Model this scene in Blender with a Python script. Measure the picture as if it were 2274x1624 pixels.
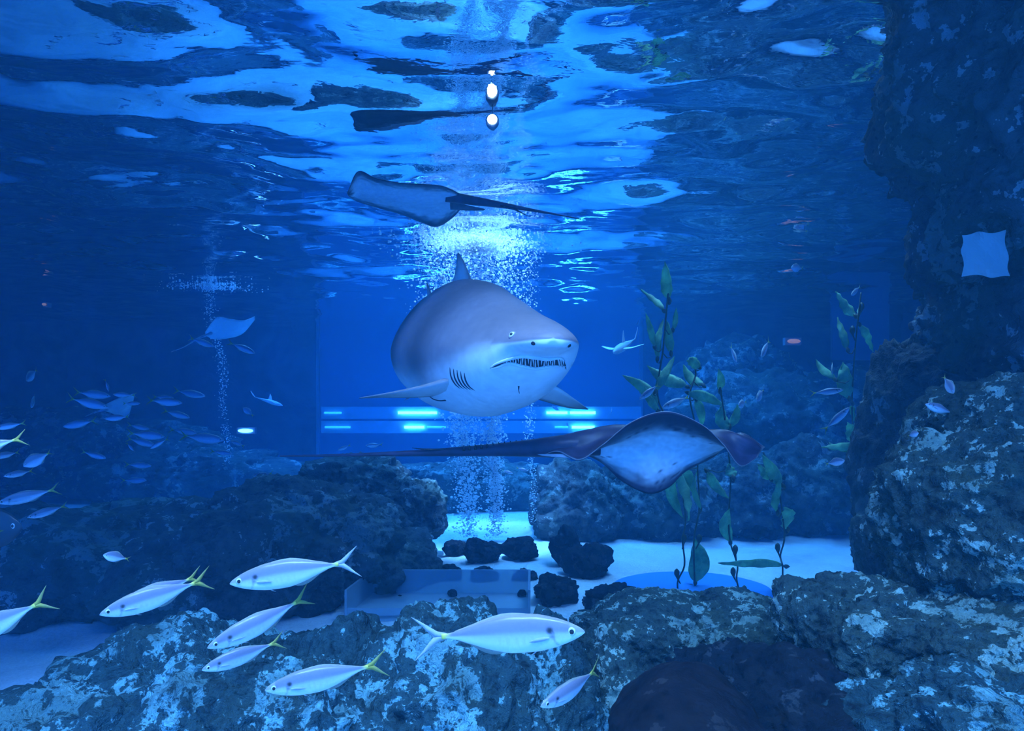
import bpy, bmesh, math, random
import numpy as np
from mathutils import Vector, Matrix
from mathutils.bvhtree import BVHTree

# ------------------------------------------------------------------ scene reset
for o in list(bpy.data.objects):
    bpy.data.objects.remove(o)
S = bpy.context.scene
COL = S.collection
random.seed(7)

# ------------------------------------------------------------------ camera
F, CX, HY = 1480.0, 1137.0, 900.0          # focal length, centre column and horizon row of the 2274x1624 frame
cam_d = bpy.data.cameras.new('camera')
cam = bpy.data.objects.new('camera', cam_d)
COL.objects.link(cam)
cam_d.sensor_fit = 'HORIZONTAL'
cam_d.sensor_width = 36.0
cam_d.lens = 36.0 * F / 2274.0
cam_d.shift_y = (HY - 812.0) / 2274.0
cam_d.clip_start = 0.05
cam.location = (0, 0, 0)
cam.rotation_euler = (math.pi / 2, 0, 0)
S.camera = cam

FLOOR, SURF = -1.3, 1.6                    # sand bed and water line, camera at 0


def at(px, py, Y):
    return Vector(((px - CX) * Y / F, Y, (HY - py) * Y / F))


# ------------------------------------------------------------------ world, lamps, exposure
W = bpy.data.worlds.new('front_fill')  # added blue fill, let in only through the open front
S.world = W
W.use_nodes = True
bg = W.node_tree.nodes['Background']
bg.inputs[0].default_value = (0.08, 0.38, 1.0, 1)
bg.inputs[1].default_value = 3.6


def area(name, loc, size, power, color=(1, 1, 1), target=None, sy=None, spread=180):
    d = bpy.data.lights.new(name, 'AREA')
    d.shape = 'RECTANGLE'
    d.size = size
    d.size_y = sy or size
    d.energy = power
    d.color = color
    d.spread = math.radians(spread)
    o = bpy.data.objects.new(name, d)
    COL.objects.link(o)
    o.location = loc
    if target is not None:
        o.rotation_euler = (Vector(target) - Vector(loc)).to_track_quat('-Z', 'Y').to_euler()
    return o


def spot(name, loc, target, power, angle, blend=0.5, radius=0.1, color=(1, 1, 1)):
    d = bpy.data.lights.new(name, 'SPOT')
    d.energy = power
    d.spot_size = math.radians(angle)
    d.spot_blend = blend
    d.shadow_soft_size = radius
    d.color = color
    o = bpy.data.objects.new(name, d)
    COL.objects.link(o)
    o.location = loc
    o.rotation_euler = (Vector(target) - Vector(loc)).to_track_quat('-Z', 'Y').to_euler()
    return o


area('tank_light_centre', (-0.4, 9.4, 4.0), 5.6, 900, (0.22, 0.68, 1.0), (-0.4, 9.4, 0), 4.0, 100)
area('tank_light_sand', (1.8, 5.2, 3.6), 1.6, 95, (0.5, 0.8, 1.0), (1.7, 5.1, 0), 1.6, 90)
area('tank_light_front', (-0.4, 0.0, 2.5), 2.4, 100, (0.60, 0.78, 1.0), (-0.4, 2.0, -0.7), 0.6, 90)
spot('bubble_spotlight', (-0.3, 6.1, 4.6), (-0.3, 6.45, 0.0), 16000, 22, 0.9, 0.15, (0.75, 0.9, 1.0))

S.view_settings.view_transform = 'Standard'
S.view_settings.look = 'None'
S.view_settings.exposure = 0.0
S.view_settings.gamma = 1.0
S.view_settings.use_curve_mapping = False
cy = S.cycles
cy.use_denoising = True
cy.max_bounces = 4
cy.use_adaptive_sampling = True
cy.adaptive_threshold = 0.2
cy.adaptive_min_samples = 8
cy.use_light_tree = False
cy.diffuse_bounces = 2
cy.glossy_bounces = 3
cy.transmission_bounces = 3
cy.volume_bounces = 1
cy.transparent_max_bounces = 16
cy.sample_clamp_indirect = 4.0
cy.sample_clamp_direct = 12.0
cy.caustics_reflective = False
cy.caustics_refractive = False


# ------------------------------------------------------------------ helpers
def vnoise(P, seed=0):
    P = np.asarray(P, dtype=np.float64)
    i = np.floor(P).astype(np.int64)
    f = P - i
    u = f * f * (3 - 2 * f)

    def h(ix, iy, iz):
        n = (ix * 374761393 + iy * 668265263 + iz * 2147483647 + seed * 974634777) & 0xFFFFFFFF
        n = ((n ^ (n >> 13)) * 1274126177) & 0xFFFFFFFF
        n = ((n ^ (n >> 16)) * 2246822519) & 0xFFFFFFFF
        return ((n ^ (n >> 15)) & 0xFFFF) / 32767.5 - 1.0
    r = 0
    for dx in (0, 1):
        for dy in (0, 1):
            for dz in (0, 1):
                w = (u[:, 0] if dx else 1 - u[:, 0]) * (u[:, 1] if dy else 1 - u[:, 1]) * (u[:, 2] if dz else 1 - u[:, 2])
                r = r + w * h(i[:, 0] + dx, i[:, 1] + dy, i[:, 2] + dz)
    return r


def fbm(P, octaves=4, seed=0, lac=2.07, gain=0.5):
    r, a, P = 0, 1.0, np.asarray(P, dtype=np.float64)
    for k in range(octaves):
        r = r + a * vnoise(P, seed + k * 17)
        P = P * lac + 3.17
        a *= gain
    return r


def curve(xs, ys, t):
    """smooth (monotone-safe) interpolation"""
    xs, ys, t = np.asarray(xs, float), np.asarray(ys, float), np.asarray(t, float)
    d = np.diff(ys) / np.diff(xs)
    m = np.zeros_like(ys)
    m[0], m[-1] = d[0], d[-1]
    for k in range(1, len(ys) - 1):
        if d[k - 1] * d[k] > 0:
            m[k] = 2 * d[k - 1] * d[k] / (d[k - 1] + d[k])
    j = np.clip(np.searchsorted(xs, t) - 1, 0, len(xs) - 2)
    h = xs[j + 1] - xs[j]
    s = np.clip((t - xs[j]) / h, 0, 1)
    return ((2 * s**3 - 3 * s**2 + 1) * ys[j] + (s**3 - 2 * s**2 + s) * h * m[j]
            + (-2 * s**3 + 3 * s**2) * ys[j + 1] + (s**3 - s**2) * h * m[j + 1])


def cr(points, n):
    """Catmull-Rom through 3-D points, n samples"""
    P = np.array([tuple(p) for p in points], float)
    k = len(P)
    P = np.vstack([2 * P[0] - P[1], P, 2 * P[-1] - P[-2]])
    t = np.linspace(0, k - 1 - 1e-9, n)
    i = t.astype(int)
    s = (t - i)[:, None]
    a, b, c, d = P[i], P[i + 1], P[i + 2], P[i + 3]
    return 0.5 * (2 * b + (c - a) * s + (2 * a - 5 * b + 4 * c - d) * s**2 + (3 * b - a - 3 * c + d) * s**3)


def mesh_obj(name, verts, faces, mat=None, parent=None, smooth=True, colors=None):
    me = bpy.data.meshes.new(name)
    me.from_pydata([tuple(v) for v in verts], [], [tuple(f) for f in faces])
    if colors is not None:
        ca = me.color_attributes.new('Col', 'FLOAT_COLOR', 'POINT')
        c = np.ones((len(verts), 4), np.float32)
        c[:, :3] = np.asarray(colors)[:, :3]
        ca.data.foreach_set('color', c.ravel())
    if smooth:
        me.polygons.foreach_set('use_smooth', [True] * len(me.polygons))
    if mat:
        me.materials.append(mat)
    me.update()
    o = bpy.data.objects.new(name, me)
    COL.objects.link(o)
    if parent:
        o.parent = parent
    return o


def fixnormals(o):
    bm = bmesh.new()
    bm.from_mesh(o.data)
    bmesh.ops.recalc_face_normals(bm, faces=bm.faces)
    bm.to_mesh(o.data)
    bm.free()
    return o


def grid_faces(nu, nv, close_v=False, off=0):
    f = []
    vv = nv if close_v else nv - 1
    for i in range(nu - 1):
        for j in range(vv):
            j2 = (j + 1) % nv
            f.append((off + i * nv + j, off + i * nv + j2, off + (i + 1) * nv + j2, off + (i + 1) * nv + j))
    return f


def tag(o, label, cat, group=None, kind=None):
    o['label'] = label
    o['category'] = cat
    if group:
        o['group'] = group
    if kind:
        o['kind'] = kind
    return o


def struct(o, label=None):
    o['kind'] = 'structure'
    if label:
        o['label'] = label
    return o


def empty(name, loc=(0, 0, 0)):
    o = bpy.data.objects.new(name, None)
    o.empty_display_size = 0.05
    COL.objects.link(o)
    o.location = loc
    return o


def local(parent, pts):
    L = Vector(parent.location)
    return [Vector(p) - L for p in pts]


def tube_geo(P, R, sides=10, flat=1.0):
    """tube through points P with radii R; returns verts, faces (capped)"""
    P = np.asarray(P, float)
    n = len(P)
    R = np.broadcast_to(np.asarray(R, float), (n,))
    T = np.gradient(P, axis=0)
    T /= np.linalg.norm(T, axis=1)[:, None] + 1e-12
    up = np.array([0, 0, 1.0]) if abs(T[0][2]) < 0.9 else np.array([0, 1.0, 0])
    V = []
    a = np.cross(T[0], up)
    a /= np.linalg.norm(a)
    for k in range(n):
        a = a - T[k] * np.dot(a, T[k])
        a /= np.linalg.norm(a) + 1e-12
        b = np.cross(T[k], a)
        for j in range(sides):
            t = 2 * math.pi * j / sides
            V.append(P[k] + R[k] * (a * math.cos(t) + b * math.sin(t) * flat))
    Fc = grid_faces(n, sides, True)
    Fc.append(tuple(range(sides - 1, -1, -1)))
    Fc.append(tuple((n - 1) * sides + j for j in range(sides)))
    return V, Fc


def sphere_geo(c, r, seg=16, ring=10, R=None):
    V, Fc = [], []
    rx, ry, rz = (r, r, r) if np.isscalar(r) else r
    for i in range(ring + 1):
        th = math.pi * i / ring
        for j in range(seg):
            ph = 2 * math.pi * j / seg
            v = Vector((rx * math.sin(th) * math.cos(ph), ry * math.sin(th) * math.sin(ph), rz * math.cos(th)))
            if R is not None:
                v = R @ v
            V.append(Vector(c) + v)
    return V, grid_faces(ring + 1, seg, True)


def box_geo(lo, hi):
    x0, y0, z0 = lo
    x1, y1, z1 = hi
    V = [(x0, y0, z0), (x1, y0, z0), (x1, y1, z0), (x0, y1, z0), (x0, y0, z1), (x1, y0, z1), (x1, y1, z1), (x0, y1, z1)]
    return V, [(3, 2, 1, 0), (4, 5, 6, 7), (0, 1, 5, 4), (1, 2, 6, 5), (2, 3, 7, 6), (3, 0, 4, 7)]


# ------------------------------------------------------------------ materials
def new_mat(name):
    m = bpy.data.materials.new(name)
    m.use_nodes = True
    nt = m.node_tree
    nt.nodes.clear()
    out = nt.nodes.new('ShaderNodeOutputMaterial')
    return m, nt, out


def N(nt, t, **kw):
    n = nt.nodes.new(t)
    for k, v in kw.items():
        setattr(n, k, v)
    return n


def ramp(nt, fac, stops):
    r = nt.nodes.new('ShaderNodeValToRGB')
    e = r.color_ramp.elements
    e[0].position, e[0].color = stops[0][0], (*stops[0][1], 1)
    e[1].position, e[1].color = stops[-1][0], (*stops[-1][1], 1)
    for p, c in stops[1:-1]:
        x = e.new(p)
        x.color = (*c, 1)
    nt.links.new(fac, r.inputs[0])
    return r


def noise(nt, scale, detail=5, rough=0.55, dist=0.0, vec=None):
    n = nt.nodes.new('ShaderNodeTexNoise')
    n.inputs['Scale'].default_value = scale
    n.inputs['Detail'].default_value = detail
    n.inputs['Roughness'].default_value = rough
    n.inputs['Distortion'].default_value = dist
    if vec is not None:
        nt.links.new(vec, n.inputs['Vector'])
    return n


def simple(name, color, rough=0.5, spec=0.3, emit=None, estr=0.0):
    m, nt, out = new_mat(name)
    b = N(nt, 'ShaderNodeBsdfPrincipled')
    b.inputs['Base Color'].default_value = (*color, 1)
    b.inputs['Roughness'].default_value = rough
    b.inputs['Specular IOR Level'].default_value = spec
    if emit:
        b.inputs['Emission Color'].default_value = (*emit, 1)
        b.inputs['Emission Strength'].default_value = estr
    nt.links.new(b.outputs[0], out.inputs[0])
    return m


def rock_mat(name, dark, mid, pale, pale_amt=0.5, scale=3.0, bump=0.5, moss=(0.10, 0.16, 0.06), spec=0.2):
    m, nt, out = new_mat(name)
    tc = N(nt, 'ShaderNodeTexCoord').outputs['Object']
    b = N(nt, 'ShaderNodeBsdfPrincipled')
    n1 = noise(nt, scale, 5, 0.62, 0.15, tc)
    n2 = noise(nt, scale * 4.5, 4, 0.7, 0.1, tc)
    n3 = noise(nt, scale * 0.8, 3, 0.5, 0.0, tc)
    mx = N(nt, 'ShaderNodeMath', operation='MULTIPLY_ADD')
    nt.links.new(n2.outputs[0], mx.inputs[0])
    mx.inputs[1].default_value = 0.8
    nt.links.new(n1.outputs[0], mx.inputs[2])
    t = 1.04 - 0.22 * pale_amt
    r = ramp(nt, mx.outputs[0], [(t - 0.32, dark), (t - 0.12, mid), (t - 0.03, mid), (t + 0.07, pale), (t + 0.25, tuple(min(1, c * 1.25) for c in pale))])
    rm = ramp(nt, n3.outputs[0], [(0.48, (0, 0, 0)), (0.62, (1, 1, 1))])
    mix = N(nt, 'ShaderNodeMix', data_type='RGBA')
    mm = N(nt, 'ShaderNodeMath', operation='MULTIPLY')
    nt.links.new(rm.outputs[0], mm.inputs[0])
    mm.inputs[1].default_value = 0.55
    nt.links.new(mm.outputs[0], mix.inputs['Factor'])
    nt.links.new(r.outputs[0], mix.inputs['A'])
    mix.inputs['B'].default_value = (*moss, 1)
    # pits
    vo = N(nt, 'ShaderNodeTexVoronoi')
    vo.inputs['Scale'].default_value = scale * 9
    nt.links.new(tc, vo.inputs['Vector'])
    rp = ramp(nt, vo.outputs['Distance'], [(0.10, (0.12, 0.12, 0.12)), (0.24, (1, 1, 1))])
    mul = N(nt, 'ShaderNodeMix', data_type='RGBA', blend_type='MULTIPLY')
    mul.inputs['Factor'].default_value = 0.7
    nt.links.new(mix.outputs['Result'], mul.inputs['A'])
    nt.links.new(rp.outputs[0], mul.inputs['B'])
    nt.links.new(mul.outputs['Result'], b.inputs['Base Color'])
    b.inputs['Roughness'].default_value = 0.8
    b.inputs['Specular IOR Level'].default_value = spec
    n4 = noise(nt, scale * 7, 4, 0.7, 0.3, tc)
    ad = N(nt, 'ShaderNodeMath', operation='ADD')
    nt.links.new(n4.outputs[0], ad.inputs[0])
    nt.links.new(n1.outputs[0], ad.inputs[1])
    bp = N(nt, 'ShaderNodeBump')
    bp.inputs['Strength'].default_value = bump
    bp.inputs['Distance'].default_value = 0.05
    nt.links.new(ad.outputs[0], bp.inputs['Height'])
    nt.links.new(bp.outputs[0], b.inputs['Normal'])
    nt.links.new(b.outputs[0], out.inputs[0])
    return m


def col_mat(name, rough=0.45, spec=0.3, nscale=30, namt=0.12, trans=0.0, bump=0.0):
    """colour from the mesh's own colour attribute, with fine procedural mottling"""
    m, nt, out = new_mat(name)
    a = N(nt, 'ShaderNodeAttribute', attribute_name='Col')
    tc = N(nt, 'ShaderNodeTexCoord').outputs['Object']
    n1 = noise(nt, nscale, 5, 0.6, 0.2, tc)
    r = ramp(nt, n1.outputs[0], [(0.3, (1 - namt,) * 3), (0.7, (1 + namt,) * 3)])
    mul = N(nt, 'ShaderNodeMix', data_type='RGBA', blend_type='MULTIPLY')
    mul.inputs['Factor'].default_value = 1
    nt.links.new(a.outputs['Color'], mul.inputs['A'])
    nt.links.new(r.outputs[0], mul.inputs['B'])
    b = N(nt, 'ShaderNodeBsdfPrincipled')
    nt.links.new(mul.outputs['Result'], b.inputs['Base Color'])
    b.inputs['Roughness'].default_value = rough
    b.inputs['Specular IOR Level'].default_value = spec
    if bump:
        bp = N(nt, 'ShaderNodeBump')
        bp.inputs['Strength'].default_value = bump
        bp.inputs['Distance'].default_value = 0.01
        nt.links.new(n1.outputs[0], bp.inputs['Height'])
        nt.links.new(bp.outputs[0], b.inputs['Normal'])
    last = b.outputs[0]
    if trans:
        tr = N(nt, 'ShaderNodeBsdfTranslucent')
        nt.links.new(mul.outputs['Result'], tr.inputs[0])
        mx = N(nt, 'ShaderNodeMixShader')
        mx.inputs[0].default_value = trans
        nt.links.new(last, mx.inputs[1])
        nt.links.new(tr.outputs[0], mx.inputs[2])
        last = mx.outputs[0]
    nt.links.new(last, out.inputs[0])
    return m


M = {}
M['rock'] = rock_mat('encrusted_rock', (0.006, 0.014, 0.016), (0.035, 0.085, 0.09), (0.26, 0.52, 0.52), 0.34, 5.0, 0.8, (0.035, 0.06, 0.045))
M['rock_pale'] = rock_mat('pale_encrusted_rock', (0.010, 0.016, 0.014), (0.055, 0.09, 0.075), (0.42, 0.58, 0.48), 0.27, 5.0, 0.8, (0.06, 0.08, 0.04))
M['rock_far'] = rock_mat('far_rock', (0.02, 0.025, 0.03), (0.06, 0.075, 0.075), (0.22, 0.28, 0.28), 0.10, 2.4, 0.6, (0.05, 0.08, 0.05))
M['rock_dark_and_shade'] = rock_mat('dark_and_shade_rock', (0.005, 0.006, 0.009), (0.014, 0.016, 0.02), (0.05, 0.055, 0.06), 0.12, 3.0, 0.5, (0.012, 0.012, 0.010), 0.05)  # dark stones' own colour; on the hollow rock it stands in for shade
M['rock_smooth'] = rock_mat('smooth_dark_boulder', (0.007, 0.006, 0.008), (0.016, 0.013, 0.015), (0.04, 0.035, 0.035), 0.05, 2.0, 0.2, (0.010, 0.009, 0.010), 0.05)

# sand
m, nt, out = new_mat('white_sand')
tc = N(nt, 'ShaderNodeTexCoord').outputs['Object']
b = N(nt, 'ShaderNodeBsdfPrincipled')
n1 = noise(nt, 1.4, 4, 0.6, 0.3, tc)
n2 = noise(nt, 70, 4, 0.7, 0, tc)
n3 = noise(nt, 9, 5, 0.7, 0.2, tc)
r1 = ramp(nt, n1.outputs[0], [(0.3, (0.52, 0.5, 0.46)), (0.65, (0.8, 0.79, 0.76))])
r2 = ramp(nt, n2.outputs[0], [(0.35, (0.72, 0.72, 0.72)), (0.55, (1, 1, 1))])
mul = N(nt, 'ShaderNodeMix', data_type='RGBA', blend_type='MULTIPLY')
mul.inputs['Factor'].default_value = 0.8
nt.links.new(r1.outputs[0], mul.inputs['A'])
nt.links.new(r2.outputs[0], mul.inputs['B'])
nt.links.new(mul.outputs['Result'], b.inputs['Base Color'])
b.inputs['Roughness'].default_value = 0.95
bp = N(nt, 'ShaderNodeBump')
bp.inputs['Strength'].default_value = 0.5
bp.inputs['Distance'].default_value = 0.03
nt.links.new(n3.outputs[0], bp.inputs['Height'])
nt.links.new(bp.outputs[0], b.inputs['Normal'])
nt.links.new(b.outputs[0], out.inputs[0])
M['sand'] = m

# tank walls
m, nt, out = new_mat('tank_wall')
tc = N(nt, 'ShaderNodeTexCoord').outputs['Object']
b = N(nt, 'ShaderNodeBsdfPrincipled')
n1 = noise(nt, 0.9, 6, 0.6, 0.4, tc)
r1 = ramp(nt, n1.outputs[0], [(0.35, (0.05, 0.06, 0.07)), (0.7, (0.16, 0.18, 0.2))])
nt.links.new(r1.outputs[0], b.inputs['Base Color'])
b.inputs['Roughness'].default_value = 0.9
bp = N(nt, 'ShaderNodeBump')
bp.inputs['Strength'].default_value = 0.6
bp.inputs['Distance'].default_value = 0.2
nt.links.new(n1.outputs[0], bp.inputs['Height'])
nt.links.new(bp.outputs[0], b.inputs['Normal'])
nt.links.new(b.outputs[0], out.inputs[0])
M['wall'] = m

# water surface: Fresnel mirror / clear, total reflection from below
m, nt, out = new_mat('water_surface')
tc = N(nt, 'ShaderNodeTexCoord').outputs['Object']
mp = N(nt, 'ShaderNodeMapping')
mp.inputs['Scale'].default_value = (1.0, 1.5, 1.0)
nt.links.new(tc, mp.inputs['Vector'])
n1 = noise(nt, 7.0, 3, 0.5, 0.3, mp.outputs[0])
bp = N(nt, 'ShaderNodeBump')
bp.inputs['Strength'].default_value = 0.12
bp.inputs['Distance'].default_value = 0.012
nt.links.new(n1.outputs[0], bp.inputs['Height'])
fr = N(nt, 'ShaderNodeFresnel')
fr.inputs['IOR'].default_value = 1.33
gl = N(nt, 'ShaderNodeBsdfGlossy')
gl.inputs['Color'].default_value = (0.97, 0.97, 0.97, 1)
gl.inputs['Roughness'].default_value = 0.0
tr = N(nt, 'ShaderNodeBsdfTransparent')
mx = N(nt, 'ShaderNodeMixShader')
nt.links.new(bp.outputs[0], gl.inputs['Normal'])
nt.links.new(fr.outputs[0], mx.inputs[0])
nt.links.new(tr.outputs[0], mx.inputs[1])
nt.links.new(gl.outputs[0], mx.inputs[2])
nt.links.new(mx.outputs[0], out.inputs[0])
M['surface'] = m

# water body
m, nt, out = new_mat('blue_water')
va = N(nt, 'ShaderNodeVolumeAbsorption')
va.inputs['Color'].default_value = (0.0, 0.54, 0.93, 1)
va.inputs['Density'].default_value = 0.25
vs = N(nt, 'ShaderNodeVolumeScatter')
vs.inputs['Color'].default_value = (0.10, 0.58, 1.0, 1)
vs.inputs['Density'].default_value = 0.025
vs.inputs['Anisotropy'].default_value = 0.25
ad = N(nt, 'ShaderNodeAddShader')
nt.links.new(va.outputs[0], ad.inputs[0])
nt.links.new(vs.outputs[0], ad.inputs[1])
nt.links.new(ad.outputs[0], out.inputs['Volume'])
M['water'] = m

M['shark'] = col_mat('shark_skin', 0.5, 0.3, 26, 0.10, 0, 0.05)
M['ray'] = col_mat('ray_skin', 0.45, 0.35, 40, 0.15, 0, 0.08)
M['fish'] = col_mat('fish_scales', 0.32, 0.5, 60, 0.06)
M['fin'] = col_mat('fish_fin', 0.5, 0.3, 60, 0.1, 0.4)
M['kelp'] = col_mat('kelp_blade', 0.45, 0.35, 25, 0.25, 0.45)
M['kelp_dark'] = simple('kelp_stem', (0.06, 0.07, 0.03), 0.5)
M['black'] = simple('black_gloss', (0.008, 0.008, 0.012), 0.15, 0.6)
M['mouth'] = simple('dark_mouth', (0.02, 0.03, 0.05), 0.5)
M['eye'] = simple('pale_eye', (0.75, 0.76, 0.72), 0.2, 0.6)
M['tooth'] = simple('tooth_white', (0.8, 0.82, 0.8), 0.25, 0.5)
m, nt, out = new_mat('air_bubble')
b = N(nt, 'ShaderNodeBsdfPrincipled')
b.inputs['Base Color'].default_value = (0.95, 0.97, 1.0, 1)
b.inputs['Roughness'].default_value = 0.15
tr = N(nt, 'ShaderNodeBsdfTranslucent')
tr.inputs[0].default_value = (0.95, 0.97, 1.0, 1)
tp = N(nt, 'ShaderNodeBsdfTransparent')
mx = N(nt, 'ShaderNodeMixShader')
mx.inputs[0].default_value = 0.5
mx2 = N(nt, 'ShaderNodeMixShader')
mx2.inputs[0].default_value = 0.25
nt.links.new(b.outputs[0], mx.inputs[1])
nt.links.new(tr.outputs[0], mx.inputs[2])
nt.links.new(mx.outputs[0], mx2.inputs[1])
nt.links.new(tp.outputs[0], mx2.inputs[2])
nt.links.new(mx2.outputs[0], out.inputs[0])
M['bubble'] = m
M['tube'] = simple('lamp_tube_glow', (0.9, 1, 1), 0.4, 0.2, (0.5, 1.0, 0.95), 26.0)
M['tube_dim'] = simple('lamp_tube_faint_glow', (0.9, 1, 1), 0.4, 0.2, (0.25, 1.0, 0.95), 2.6)
M['lamp_white'] = simple('lamp_lens_glow', (1, 1, 1), 0.4, 0.2, (1.0, 0.97, 0.9), 14.0)
M['housing'] = simple('lamp_housing', (0.25, 0.3, 0.34), 0.5)
M['channel'] = simple('lamp_channel', (0.35, 0.6, 0.65), 0.5)
M['winglow'] = simple('lit_back_window', (0.1, 0.2, 0.3), 0.3, 0.3, (0.05, 0.40, 1.0), 0.05)
M['red_lamp'] = simple('red_lamp_glow', (0.6, 0.15, 0.08), 0.4, 0.3, (1.0, 0.2, 0.08), 2.0)
M['pale_stone'] = simple('pale_stone', (0.34, 0.38, 0.38), 0.9)
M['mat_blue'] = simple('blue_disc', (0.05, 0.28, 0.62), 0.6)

# acrylic
m, nt, out = new_mat('clear_acrylic')
b = N(nt, 'ShaderNodeBsdfPrincipled')
b.inputs['Base Color'].default_value = (0.45, 0.55, 0.62, 1)
b.inputs['Roughness'].default_value = 0.25
tr = N(nt, 'ShaderNodeBsdfTransparent')
tr.inputs[0].default_value = (0.8, 0.92, 0.95, 1)
mx = N(nt, 'ShaderNodeMixShader')
mx.inputs[0].default_value = 0.5
nt.links.new(b.outputs[0], mx.inputs[1])
nt.links.new(tr.outputs[0], mx.inputs[2])
nt.links.new(mx.outputs[0], out.inputs[0])
M['acrylic'] = m

# ------------------------------------------------------------------ the setting
XL, XR, YB = -9.5, 8.0, 14.0
nx, ny = 220, 190
gx = np.linspace(XL - 0.5, XR + 0.5, nx)
gy = np.linspace(-0.6, YB + 0.5, ny)
X, Y = np.meshgrid(gx, gy, indexing='ij')
P = np.stack([X.ravel(), Y.ravel(), np.zeros(X.size)], 1)
Z = FLOOR + 0.035 * fbm(P * 0.9, 3, 3) + 0.012 * fbm(P * 3.5, 2, 9)
V = np.stack([P[:, 0], P[:, 1], Z], 1)
struct(mesh_obj('floor', V, grid_faces(nx, ny), M['sand']), 'pale rippled sand bed of the tank')


def wall(name, axis, pos, a0, a1, flip=False, amp=0.25):
    na, nb = 90, 40
    A, B = np.meshgrid(np.linspace(a0, a1, na), np.linspace(-1.7, 5.3, nb), indexing='ij')  # carried up past the water line to shut out world light
    A, B = A.ravel(), B.ravel()
    q = np.stack([A, B, np.full(A.size, pos)], 1)
    d = pos + amp * fbm(q * 0.8, 4, 5)
    V = np.stack([d, A, B], 1) if axis == 'x' else np.stack([A, d, B], 1)
    return struct(mesh_obj(name, V, grid_faces(na, nb), M['wall']))


wall('wall_back', 'y', YB, XL - 0.6, XR + 0.6)
wall('wall_left', 'x', XL, -0.7, YB + 0.6)
wall('wall_right', 'x', XR, -0.7, YB + 0.6)

v, f = box_geo((XL - 0.6, -0.7, 5.2), (XR + 0.6, YB + 0.6, 5.35))  # unseen roof added to keep world light off the tank from above
struct(mesh_obj('light_block_roof', v, f, M['wall'], smooth=False), 'unseen roof added to block world light from above')

# water line: wavy sheet, total reflection seen from below
nx, ny = 520, 560
gx = np.linspace(XL - 0.5, XR + 0.5, nx)
gy = -0.6 + (YB + 1.1) * np.linspace(0, 1, ny) ** 1.15
X, Y = np.meshgrid(gx, gy, indexing='ij')
P = np.stack([X.ravel(), Y.ravel(), np.zeros(X.size)], 1)
Q = P * np.array([1.15, 1.6, 1.0])
Z = 0.042 * fbm(Q * 0.8, 2, 21) + 0.018 * fbm(Q * 1.9 + 5, 2, 33) + 0.0022 * fbm(Q * 5.5 + 9, 2, 47)
Z *= 1 - 0.75 * np.exp(-((P[:, 0] + 0.25) / 0.75)**2 - ((P[:, 1] - 3.2) / 0.7)**2)
# ring ripples around the rising bubbles
rr = np.hypot(P[:, 0] + 0.35, P[:, 1] - 6.4)
Z += 0.010 * np.exp(-rr / 0.8) * np.sin(rr * 16)
V = np.stack([P[:, 0], P[:, 1], SURF + Z], 1)
ws = struct(mesh_obj('ceiling_water_surface', V, grid_faces(nx, ny), M['surface']), 'rippling water surface seen from below')
me = ws.data
if me.polygons[0].normal.z < 0:
    me.flip_normals()
me = bpy.data.objects['floor'].data
if me.polygons[0].normal.z < 0:
    me.flip_normals()

# body of water
v, f = box_geo((XL - 1.2, -0.5, -1.75), (XR + 1.2, YB + 1.0, 1.72))
wb = mesh_obj('water', v, f, M['water'], smooth=False)
tag(wb, 'clear blue water filling the whole tank', 'water', kind='stuff')


# lit window in the back wall with lamp rows
def pane(name, x0, y0, x1, y1, Yd, mat, thick=0.06, parent=None):
    a, c = at(x0, y1, Yd), at(x1, y0, Yd)
    v, f = box_geo((a.x, Yd, a.z), (c.x, Yd + thick, c.z))
    return mesh_obj(name, v, f, mat, parent, smooth=False)


YW = 13.5
w1 = struct(pane('window_1', 708, 715, 1420, 1010, YW, M['winglow']), 'lit blue viewing window in the back wall')
pane('window_frame', 702, 715, 709, 1015, YW - 0.05, M['housing'], 0.1, w1)
pane('window_frame', 1420, 715, 1428, 1015, YW - 0.05, M['housing'], 0.1, w1)
w2 = struct(pane('window_2', 1848, 655, 1975, 800, 11.0, M['winglow']), 'dim blue lit opening behind the kelp at right')


def lamp_row(ypx, segs, label, Yd=13.2):
    r = empty('lamp_channel', at(1060, ypx, Yd))
    tag(r, label, 'lamp')
    p = r.location
    v, f = box_geo((at(712, 0, Yd).x, Yd + 0.04, p.z - 0.12), (at(1425, 0, Yd).x, Yd + 0.1, p.z + 0.12))
    mesh_obj('back_plate', local(r, v), f, M['channel'], r, False)
    for x0, x1, mt in segs:
        a, c = at(x0, ypx, Yd), at(x1, ypx, Yd)
        v, f = tube_geo([a, (a + c) / 2, c], 0.028 if mt == 'tube' else 0.022, 10)
        mesh_obj('lamp_tube', local(r, v), f, M[mt], r)
    return r


lamp_row(917, [(720, 758, 'tube_dim'), (884, 970, 'tube'),  (1214, 1260, 'tube'), (1266, 1322, 'tube')],
         'upper row of glowing cyan lamp tubes behind the large shark')
lamp_row(949, [(722, 778, 'tube_dim'), (898, 942, 'tube'), (948, 990, 'tube_dim'), (1232, 1262, 'tube_dim'), (1270, 1320, 'tube')],
         'lower row of glowing cyan lamp tubes above the long ray tail')


def small_lamp(name, px, py, Yd, wpx, hpx, mat, label):
    r = empty(name, at(px, py, Yd))
    tag(r, label, 'lamp')
    s = Yd / F
    v, f = box_geo((-wpx * s * 0.6, 0.02, -hpx * s * 0.8), (wpx * s * 0.6, 0.1, hpx * s * 0.8))
    mesh_obj('housing', v, f, M['housing'], r, False)
    v, f = sphere_geo((0, 0, 0), (wpx * s / 2, 0.03, hpx * s / 2), 16, 8)
    mesh_obj('lens', v, f, mat, r)
    return r


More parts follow.
